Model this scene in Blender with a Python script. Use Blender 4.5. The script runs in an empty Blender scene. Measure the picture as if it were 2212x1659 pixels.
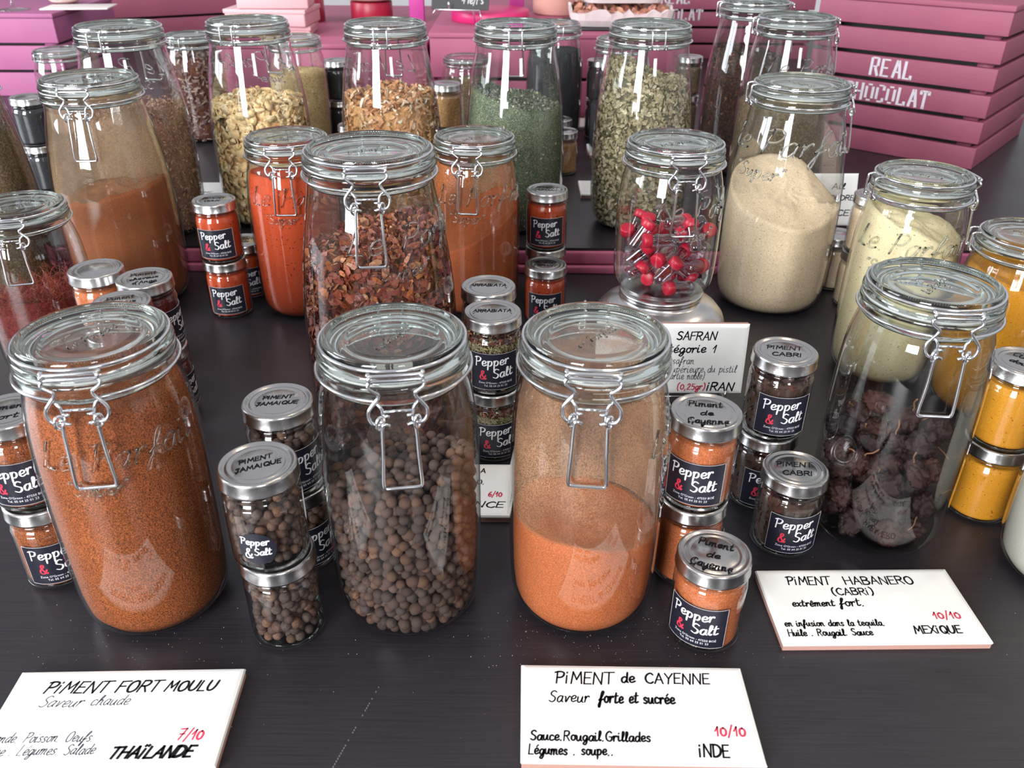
import bpy, bmesh, math, random
from mathutils import Vector, Matrix, noise
import numpy as np
R = math.radians
PI = math.pi
rnd = random.Random(7)
scene = bpy.context.scene
col = scene.collection

# ------------------------------------------------------------------ camera
th, ro = R(30.2977), R(0.3725)
fw = Vector((0, math.cos(th), -math.sin(th)))
r0 = Vector((1, 0, 0)); u0 = r0.cross(fw)
rt = r0 * math.cos(ro) + u0 * math.sin(ro)
up = u0 * math.cos(ro) - r0 * math.sin(ro)
cd = bpy.data.cameras.new('camera')
cam = bpy.data.objects.new('camera', cd)
col.objects.link(cam)
cam.matrix_world = Matrix(((rt.x, up.x, -fw.x, 0), (rt.y, up.y, -fw.y, 0), (rt.z, up.z, -fw.z, 0.46539), (0, 0, 0, 1)))
cd.sensor_width = 36
cd.lens = 1831.87 / 2212 * 36
cd.clip_start = 0.01
cd.dof.use_dof = True
cd.dof.focus_distance = 0.72
cd.dof.aperture_fstop = 14
scene.camera = cam

# ------------------------------------------------------------------ world, lights, exposure
scene.view_settings.view_transform = 'Standard'
scene.view_settings.look = 'None'
scene.view_settings.gamma = 1
scene.view_settings.use_curve_mapping = False
scene.view_settings.exposure = 0.27
cy = scene.cycles
cy.max_bounces = 18
cy.diffuse_bounces = 2
cy.glossy_bounces = 4
cy.transmission_bounces = 16
cy.transparent_max_bounces = 40
cy.caustics_reflective = False
cy.caustics_refractive = True
cy.sample_clamp_indirect = 4
cy.use_denoising = True

w = bpy.data.worlds.new('room_light')
scene.world = w
w.use_nodes = True
w.node_tree.nodes['Background'].inputs[0].default_value = (0.93, 0.94, 1.0, 1)
w.node_tree.nodes['Background'].inputs[1].default_value = 0.52


def area(name, loc, target, sx, sy, power, color=(1, 1, 1), shape='RECTANGLE'):
    d = bpy.data.lights.new(name, 'AREA')
    d.shape = shape
    d.size = sx; d.size_y = sy
    d.energy = power; d.color = color
    o = bpy.data.objects.new(name, d)
    col.objects.link(o)
    o.location = loc
    o.rotation_euler = (Vector(target) - Vector(loc)).to_track_quat('-Z', 'Y').to_euler()
    return o


# daylight standing in the openings of the shop windows behind and left of the photographer
area('daylight', (-1.80, -2.40, 1.25), (-1.80, 0, 1.25), 1.5, 2.3, 260, (0.96, 0.98, 1.0))
area('daylight', (0.95, -2.40, 1.65), (0.95, 0, 1.65), 0.6, 1.5, 40, (0.96, 0.98, 1.0))
area('daylight', (-3.45, 0.85, 1.30), (0, 0.85, 1.30), 1.6, 2.0, 130, (0.88, 0.94, 1.0))

# ------------------------------------------------------------------ node helpers

def mat(name):
    m = bpy.data.materials.new(name)
    m.use_nodes = True
    nt = m.node_tree
    nt.nodes.clear()
    out = nt.nodes.new('ShaderNodeOutputMaterial')
    return m, nt, out


def N(nt, typ, **kw):
    n = nt.nodes.new('ShaderNode' + typ)
    for k, v in kw.items():
        if k.startswith('i_'):
            n.inputs[k[2:].replace('_', ' ')].default_value = v
        else:
            setattr(n, k, v)
    return n


def L(nt, a, b):
    nt.links.new(a, b)


def bump_of(nt, height, strength, dist=0.001):
    b = N(nt, 'Bump')
    b.inputs['Strength'].default_value = strength
    b.inputs['Distance'].default_value = dist
    L(nt, height, b.inputs['Height'])
    return b.outputs['Normal']


def plain(name, colr, rough=0.5, metal=0.0, spec=0.5, coat=0.0, bump=0.0, bscale=300, emit=None):
    m, nt, out = mat(name)
    p = N(nt, 'BsdfPrincipled')
    p.inputs['Base Color'].default_value = (*colr, 1)
    p.inputs['Roughness'].default_value = rough
    p.inputs['Metallic'].default_value = metal
    p.inputs['Specular IOR Level'].default_value = spec
    p.inputs['Coat Weight'].default_value = coat
    p.inputs['Coat Roughness'].default_value = 0.05
    if bump:
        tc = N(nt, 'TexCoord')
        n = N(nt, 'TexNoise'); n.inputs['Scale'].default_value = bscale
        L(nt, tc.outputs['Object'], n.inputs['Vector'])
        L(nt, bump_of(nt, n.outputs['Fac'], bump), p.inputs['Normal'])
    L(nt, p.outputs[0], out.inputs[0])
    return m


def ramp(nt, fac, stops):
    r = N(nt, 'ValToRGB')
    e = r.color_ramp.elements
    while len(e) < len(stops):
        e.new(0.5)
    for k, (pos, c) in enumerate(stops):
        e[k].position = pos
        e[k].color = (*c, 1)
    L(nt, fac, r.inputs[0])
    return r.outputs[0]


def sc(c, k):
    return tuple(min(1, x * k) for x in c)


def powder(name, c, grain=900, contrast=0.35, speck=None, patch=0.25, bump=0.6):
    """ground spice: fine grain, soft patches, optional specks of another colour"""
    m, nt, out = mat(name)
    tc = N(nt, 'TexCoord')
    a = N(nt, 'TexNoise'); a.inputs['Scale'].default_value = grain; a.inputs['Detail'].default_value = 2
    L(nt, tc.outputs['Object'], a.inputs['Vector'])
    b = N(nt, 'TexNoise'); b.inputs['Scale'].default_value = 22; b.inputs['Detail'].default_value = 3
    L(nt, tc.outputs['Object'], b.inputs['Vector'])
    c1 = ramp(nt, a.outputs['Fac'], [(0.3, sc(c, 1 - contrast)), (0.5, c), (0.72, sc(c, 1 + contrast * 1.4))])
    c2 = ramp(nt, b.outputs['Fac'], [(0.35, (1 - patch,) * 3), (0.65, (1 + patch * 0.3,) * 3)])
    mx = N(nt, 'MixRGB', blend_type='MULTIPLY'); mx.inputs[0].default_value = 1
    L(nt, c1, mx.inputs[1]); L(nt, c2, mx.inputs[2])
    res = mx.outputs[0]
    if speck:
        v = N(nt, 'TexNoise'); v.inputs['Scale'].default_value = speck[1]; v.inputs['Detail'].default_value = 0
        L(nt, tc.outputs['Object'], v.inputs['Vector'])
        th_ = N(nt, 'Math', operation='GREATER_THAN'); th_.inputs[1].default_value = speck[2]
        L(nt, v.outputs['Fac'], th_.inputs[0])
        m2 = N(nt, 'MixRGB'); L(nt, th_.outputs[0], m2.inputs[0]); L(nt, res, m2.inputs[1])
        m2.inputs[2].default_value = (*speck[0], 1)
        res = m2.outputs[0]
    p = N(nt, 'BsdfPrincipled'); p.inputs['Roughness'].default_value = 0.85
    p.inputs['Specular IOR Level'].default_value = 0.2
    L(nt, res, p.inputs['Base Color'])
    L(nt, bump_of(nt, a.outputs['Fac'], bump, 0.0006), p.inputs['Normal'])
    L(nt, p.outputs[0], out.inputs[0])
    return m


def flakes_mat(name, cols, rough=0.6, spec=0.3):
    """each flake takes its own tone from the ramp"""
    m, nt, out = mat(name)
    g = N(nt, 'NewGeometry')
    oi = N(nt, 'ObjectInfo')
    ad = N(nt, 'Math', operation='ADD'); L(nt, g.outputs['Random Per Island'], ad.inputs[0]); L(nt, oi.outputs['Random'], ad.inputs[1])
    fr = N(nt, 'Math', operation='FRACT'); L(nt, ad.outputs[0], fr.inputs[0])
    k = len(cols)
    c1 = ramp(nt, fr.outputs[0], [((i + 0.5) / k, c) for i, c in enumerate(cols)])
    tc = N(nt, 'TexCoord')
    a = N(nt, 'TexNoise'); a.inputs['Scale'].default_value = 500
    L(nt, tc.outputs['Object'], a.inputs['Vector'])
    c2 = ramp(nt, a.outputs['Fac'], [(0.3, (0.6,) * 3), (0.7, (1.15,) * 3)])
    mx = N(nt, 'MixRGB', blend_type='MULTIPLY'); mx.inputs[0].default_value = 1
    L(nt, c1, mx.inputs[1]); L(nt, c2, mx.inputs[2])
    p = N(nt, 'BsdfPrincipled'); p.inputs['Roughness'].default_value = rough
    p.inputs['Specular IOR Level'].default_value = spec
    L(nt, mx.outputs[0], p.inputs['Base Color'])
    L(nt, bump_of(nt, a.outputs['Fac'], 0.4, 0.0008), p.inputs['Normal'])
    L(nt, p.outputs[0], out.inputs[0])
    return m


def thin_glass(name, tint=(0.97, 0.985, 0.975), edge=(0.62, 0.68, 0.66), wav=0.10, gain=1.8):
    """wall of a jar: clear when seen face on, more mirror-like and greener where the sight line runs along the glass"""
    m, nt, out = mat(name)
    tc = N(nt, 'TexCoord')
    n = N(nt, 'TexNoise'); n.inputs['Scale'].default_value = 38; n.inputs['Detail'].default_value = 1
    mp = N(nt, 'Mapping'); mp.inputs['Scale'].default_value = (1, 1, 0.35)
    L(nt, tc.outputs['Object'], mp.inputs[0]); L(nt, mp.outputs[0], n.inputs['Vector'])
    nrm = bump_of(nt, n.outputs['Fac'], wav, 0.0025)
    lw = N(nt, 'LayerWeight'); lw.inputs['Blend'].default_value = 0.28
    cr = ramp(nt, lw.outputs['Facing'], [(0.0, tint), (0.72, sc(tint, 0.93)), (1.0, edge)])
    tr = N(nt, 'BsdfTransparent'); L(nt, cr, tr.inputs[0])
    gl = N(nt, 'BsdfGlossy'); gl.inputs['Roughness'].default_value = 0.03
    L(nt, nrm, gl.inputs['Normal'])
    fr = N(nt, 'Fresnel'); fr.inputs['IOR'].default_value = 1.5
    ge = N(nt, 'NewGeometry')
    mu = N(nt, 'Math', operation='MULTIPLY', use_clamp=True); mu.inputs[1].default_value = gain
    L(nt, fr.outputs[0], mu.inputs[0])
    bf = N(nt, 'Math', operation='SUBTRACT'); bf.inputs[0].default_value = 1; L(nt, ge.outputs['Backfacing'], bf.inputs[1])
    m3 = N(nt, 'Math', operation='MULTIPLY'); L(nt, mu.outputs[0], m3.inputs[0])
    add = N(nt, 'Math', operation='MULTIPLY_ADD'); add.inputs[1].default_value = 0.65; add.inputs[2].default_value = 0.35
    L(nt, bf.outputs[0], add.inputs[0]); L(nt, add.outputs[0], m3.inputs[1])
    mx = N(nt, 'MixShader'); L(nt, m3.outputs[0], mx.inputs[0]); L(nt, tr.outputs[0], mx.inputs[1]); L(nt, gl.outputs[0], mx.inputs[2])
    L(nt, mx.outputs[0], out.inputs[0])
    return m


def solid_glass(name, c=(0.962, 0.99, 0.975), rough=0.0, ior=1.5):
    m, nt, out = mat(name)
    g = N(nt, 'BsdfGlass'); g.inputs['Color'].default_value = (*c, 1)
    g.inputs['Roughness'].default_value = rough; g.inputs['IOR'].default_value = ior
    L(nt, g.outputs[0], out.inputs[0])
    return m


def dust_mat(name, c, amount=0.6, scale=14, top_fade=True, grain=1400):
    """powder clinging to the inside of the glass in patches"""
    m, nt, out = mat(name)
    tc = N(nt, 'TexCoord')
    a = N(nt, 'TexNoise'); a.inputs['Scale'].default_value = scale; a.inputs['Detail'].default_value = 4
    b = N(nt, 'TexNoise'); b.inputs['Scale'].default_value = grain; b.inputs['Detail'].default_value = 1
    L(nt, tc.outputs['Object'], a.inputs['Vector']); L(nt, tc.outputs['Object'], b.inputs['Vector'])
    x = N(nt, 'MapRange'); x.inputs[1].default_value = 0.35; x.inputs[2].default_value = 0.62
    x.inputs[3].default_value = amount * 0.25; x.inputs[4].default_value = amount
    L(nt, a.outputs['Fac'], x.inputs[0])
    y = N(nt, 'MapRange'); y.inputs[1].default_value = 0.38; y.inputs[2].default_value = 0.6
    y.inputs[3].default_value = 0.45; y.inputs[4].default_value = 1.25
    L(nt, b.outputs['Fac'], y.inputs[0])
    mu = N(nt, 'Math', operation='MULTIPLY', use_clamp=True); L(nt, x.outputs[0], mu.inputs[0]); L(nt, y.outputs[0], mu.inputs[1])
    d = N(nt, 'BsdfDiffuse'); d.inputs[0].default_value = (*c, 1)
    t = N(nt, 'BsdfTransparent')
    mx = N(nt, 'MixShader'); L(nt, mu.outputs[0], mx.inputs[0]); L(nt, t.outputs[0], mx.inputs[1]); L(nt, d.outputs[0], mx.inputs[2])
    L(nt, mx.outputs[0], out.inputs[0])
    return m


def painted_wood(name, c, c2):
    m, nt, out = mat(name)
    tc = N(nt, 'TexCoord')
    mp = N(nt, 'Mapping'); mp.inputs['Scale'].default_value = (3, 40, 40)
    L(nt, tc.outputs['Object'], mp.inputs[0])
    a = N(nt, 'TexNoise'); a.inputs['Scale'].default_value = 6; a.inputs['Detail'].default_value = 5
    L(nt, mp.outputs[0], a.inputs['Vector'])
    b = N(nt, 'TexNoise'); b.inputs['Scale'].default_value = 9
    L(nt, tc.outputs['Object'], b.inputs['Vector'])
    cr = ramp(nt, b.outputs['Fac'], [(0.3, c), (0.7, c2)])
    p = N(nt, 'BsdfPrincipled'); p.inputs['Roughness'].default_value = 0.55
    p.inputs['Specular IOR Level'].default_value = 0.3
    L(nt, cr, p.inputs['Base Color'])
    L(nt, bump_of(nt, a.outputs['Fac'], 0.15, 0.002), p.inputs['Normal'])
    L(nt, p.outputs[0], out.inputs[0])
    return m


def table_mat():
    m, nt, out = mat('black_table_paint')
    tc = N(nt, 'TexCoord')
    mp = N(nt, 'Mapping'); mp.inputs['Scale'].default_value = (6, 260, 1)
    L(nt, tc.outputs['Object'], mp.inputs[0])
    a = N(nt, 'TexNoise'); a.inputs['Scale'].default_value = 3; a.inputs['Detail'].default_value = 4
    L(nt, mp.outputs[0], a.inputs['Vector'])
    b = N(nt, 'TexNoise'); b.inputs['Scale'].default_value = 5; b.inputs['Detail'].default_value = 5
    L(nt, tc.outputs['Object'], b.inputs['Vector'])
    cr = ramp(nt, a.outputs['Fac'], [(0.3, (0.0155, 0.0135, 0.018)), (0.7, (0.026, 0.0225, 0.028))])
    p = N(nt, 'BsdfPrincipled')
    L(nt, cr, p.inputs['Base Color'])
    rr = N(nt, 'MapRange'); rr.inputs[3].default_value = 0.3; rr.inputs[4].default_value = 0.42
    L(nt, b.outputs['Fac'], rr.inputs[0]); L(nt, rr.outputs[0], p.inputs['Roughness'])
    p.inputs['Specular IOR Level'].default_value = 0.42
    L(nt, bump_of(nt, a.outputs['Fac'], 0.12, 0.0005), p.inputs['Normal'])
    L(nt, p.outputs[0], out.inputs[0])
    return m


M = {}
M['glass'] = thin_glass('jar_glass')
M['glass_small'] = thin_glass('small_jar_glass', edge=(0.5, 0.55, 0.53), gain=1.8, wav=0.12)
M['lid_glass'] = solid_glass('lid_glass')
M['emboss'] = solid_glass('embossed_glass', (0.97, 0.99, 0.98))
M['vial'] = thin_glass('vial_plastic', (0.90, 0.88, 0.94), (0.62, 0.55, 0.68), 0.05, 3.0)
M['gasket'] = plain('clear_rubber', (0.35, 0.36, 0.34), 0.5)
M['wire'] = plain('steel_wire', (0.78, 0.79, 0.82), 0.16, 1.0)
M['lid_metal'] = plain('lid_metal', (0.50, 0.49, 0.49), 0.23, 1.0, bump=0.05, bscale=600)
M['pewter'] = plain('polished_metal', (0.62, 0.6, 0.6), 0.25, 1.0, bump=0.25, bscale=25)
M['ink'] = plain('black_ink', (0.006, 0.006, 0.009), 0.7, spec=0.15)
M['red_ink'] = plain('red_ink', (0.62, 0.04, 0.09), 0.5)
M['pen'] = plain('blue_black_pen', (0.03, 0.03, 0.06), 0.5)
M['label'] = plain('label_paper', (0.012, 0.012, 0.022), 0.38)
M['label_white'] = plain('label_print', (0.75, 0.75, 0.78), 0.5)
M['label_red'] = plain('label_red_print', (0.65, 0.035, 0.07), 0.5)
M['tile'] = plain('tile_glaze', (0.90, 0.90, 0.885), 0.12, 0, 0.5, 0.3)
M['biscuit'] = plain('tile_body', (0.48, 0.27, 0.22), 0.8, bump=0.3)
M['table'] = table_mat()
M['pink'] = painted_wood('pink_paint', (0.37, 0.095, 0.170), (0.42, 0.11, 0.195))
M['pink_cool'] = painted_wood('lilac_pink_paint', (0.35, 0.105, 0.23), (0.39, 0.12, 0.25))
M['pink_deep'] = painted_wood('deep_pink_paint', (0.27, 0.070, 0.115), (0.31, 0.083, 0.135))
M['white_stencil'] = plain('stencil_paint', (0.62, 0.56, 0.63), 0.7)
M['magenta'] = plain('magenta_paint', (0.62, 0.022, 0.16), 0.4)
M['magenta_post'] = plain('violet_pink_paint', (0.55, 0.06, 0.32), 0.45)
M['darkred'] = plain('dark_red_paint', (0.36, 0.012, 0.04), 0.4)
M['plate'] = plain('stoneware', (0.58, 0.40, 0.36), 0.3)
M['basket_paper'] = plain('basket_paper', (0.62, 0.52, 0.52), 0.8, bump=0.6, bscale=30)
M['rose_box'] = plain('rose_box_card', (0.62, 0.36, 0.38), 0.5)
M['terracotta'] = plain('salmon_plaster', (0.62, 0.32, 0.27), 0.7, bump=0.3, bscale=60)
M['slate'] = plain('slate', (0.012, 0.011, 0.014), 0.5)
M['chalk'] = plain('chalk', (0.55, 0.55, 0.58), 0.8)
M['floor'] = plain('grey_floor', (0.33, 0.33, 0.36), 0.5)
M['wall'] = plain('shop_wall', (0.32, 0.31, 0.30), 0.8)
M['frame'] = plain('window_frame', (0.10, 0.10, 0.11), 0.5)
M['white_paper'] = plain('white_paper', (0.78, 0.68, 0.66), 0.6)

# ------------------------------------------------------------------ mesh helpers

def link(name, me, m, parent=None, smooth=True):
    if m is not None and not me.materials:
        me.materials.append(m)
    o = bpy.data.objects.new(name, me)
    col.objects.link(o)
    if parent is not None:
        o.parent = parent
    return o


def mk(verts, faces, smooth=True, name='mesh'):
    me = bpy.data.meshes.new(name)
    me.from_pydata([tuple(v) for v in verts], [], faces)
    if smooth:
        me.shade_smooth()
    me.update()
    return me


def lathe(prof, n=72, closed=False, cap0=True, cap1=True, flatten=None):
    """prof: list of (r, z). closed joins last to first (a ring section)"""
    V, F = [], []
    k = len(prof)
    for (r, z) in prof:
        for j in range(n):
            a = 2 * PI * j / n
            V.append((r * math.sin(a), -r * math.cos(a), z))
    rng = k if closed else k - 1
    for i in range(rng):
        i2 = (i + 1) % k
        for j in range(n):
            j2 = (j + 1) % n
            F.append((i * n + j, i * n + j2, i2 * n + j2, i2 * n + j))
    if not closed:
        if cap0:
            V.append((0, 0, prof[0][1])); c = len(V) - 1
            for j in range(n):
                F.append((c, (j + 1) % n, j))
        if cap1:
            V.append((0, 0, prof[-1][1])); c = len(V) - 1
            b = (k - 1) * n
            for j in range(n):
                F.append((c, b + j, b + (j + 1) % n))
    me = mk(V, F)
    bm = bmesh.new(); bm.from_mesh(me)
    bmesh.ops.recalc_face_normals(bm, faces=bm.faces)
    bm.to_mesh(me); bm.free()
    return me


def smooth_pts(pts, seg=6, closed=False):
    P = [Vector(p) for p in pts]
    if len(P) < 3:
        return P
    out = []
    n = len(P)
    rng = n if closed else n - 1
    for i in range(rng):
        p1, p2 = P[i], P[(i + 1) % n]
        p0 = P[i - 1] if (i > 0 or closed) else p1 * 2 - p2
        p3 = P[(i + 2) % n] if (i + 2 < n or closed) else p2 * 2 - p1
        for s in range(seg):
            t = s / seg
            out.append(0.5 * ((2 * p1) + (p2 - p0) * t + (2 * p0 - 5 * p1 + 4 * p2 - p3) * t * t + (3 * p1 - p0 - 3 * p2 + p3) * t ** 3))
    if not closed:
        out.append(P[-1])
    return out


class MB:
    def __init__(s):
        s.v = []; s.f = []

    def tube(s, pts, r, n=8, closed=False, seg=0):
        P = smooth_pts(pts, seg, closed) if seg else [Vector(p) for p in pts]
        if len(P) < 2:
            return s
        b = len(s.v)
        k = len(P)
        nv = None
        for i, p in enumerate(P):
            if closed:
                t = P[(i + 1) % k] - P[i - 1]
            else:
                t = P[min(i + 1, k - 1)] - P[max(i - 1, 0)]
            if t.length < 1e-9:
                t = Vector((0, 0, 1))
            t.normalize()
            if nv is None:
                nv = t.orthogonal().normalized()
            nv = (nv - t * nv.dot(t))
            if nv.length < 1e-6:
                nv = t.orthogonal()
            nv.normalize()
            bn = t.cross(nv)
            for j in range(n):
                a = 2 * PI * j / n
                s.v.append(p + (nv * math.cos(a) + bn * math.sin(a)) * r)
        for i in range(k if closed else k - 1):
            i2 = (i + 1) % k
            for j in range(n):
                j2 = (j + 1) % n
                s.f.append((b + i * n + j, b + i * n + j2, b + i2 * n + j2, b + i2 * n + j))
        if not closed:
            s.f.append(tuple(b + j for j in reversed(range(n))))
            s.f.append(tuple(b + (k - 1) * n + j for j in range(n)))
        return s

    def box(s, x0, x1, y0, y1, z0, z1, m=None, bev=0.0):
        if bev <= 0:
            c = [(x, y, z) for x in (x0, x1) for y in (y0, y1) for z in (z0, z1)]
            F = [(0, 1, 3, 2), (4, 6, 7, 5), (0, 4, 5, 1), (2, 3, 7, 6), (0, 2, 6, 4), (1, 5, 7, 3)]
        else:
            bm = bmesh.new()
            bmesh.ops.create_cube(bm, size=1)
            for v in bm.verts:
                v.co = Vector(((x0 + x1) / 2 + v.co.x * (x1 - x0), (y0 + y1) / 2 + v.co.y * (y1 - y0), (z0 + z1) / 2 + v.co.z * (z1 - z0)))
            bmesh.ops.bevel(bm, geom=list(bm.edges), offset=bev, segments=2, affect='EDGES', profile=0.6)
            bm.verts.index_update()
            c = [tuple(v.co) for v in bm.verts]
            F = [tuple(v.index for v in f.verts) for f in bm.faces]
            bm.free()
        b = len(s.v)
        for p in c:
            p = Vector(p)
            s.v.append(m @ p if m is not None else p)
        for f in F:
            s.f.append(tuple(b + i for i in f))
        return s

    def mesh(s, smooth=True):
        return mk(s.v, s.f, smooth)

    def build(s, name, m, parent=None, smooth=True):
        return link(name, s.mesh(smooth), m, parent)


def empty(name, loc=(0, 0, 0), rz=0):
    o = bpy.data.objects.new(name, None)
    o.empty_display_size = 0.02
    col.objects.link(o)
    o.location = loc
    o.rotation_euler = (0, 0, rz)
    return o


def tag(o, label=None, cat=None, group=None, kind=None):
    if label: o['label'] = label
    if cat: o['category'] = cat
    if group: o['group'] = group
    if kind: o['kind'] = kind
    return o


def copy_tree(root, loc, rz):
    r = root.copy(); col.objects.link(r)
    r.location = loc; r.rotation_euler = (0, 0, rz)
    for ch in list(root.children):
        c = ch.copy(); col.objects.link(c); c.parent = r
        for g in list(ch.children):
            d = g.copy(); col.objects.link(d); d.parent = c
    return r


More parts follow.
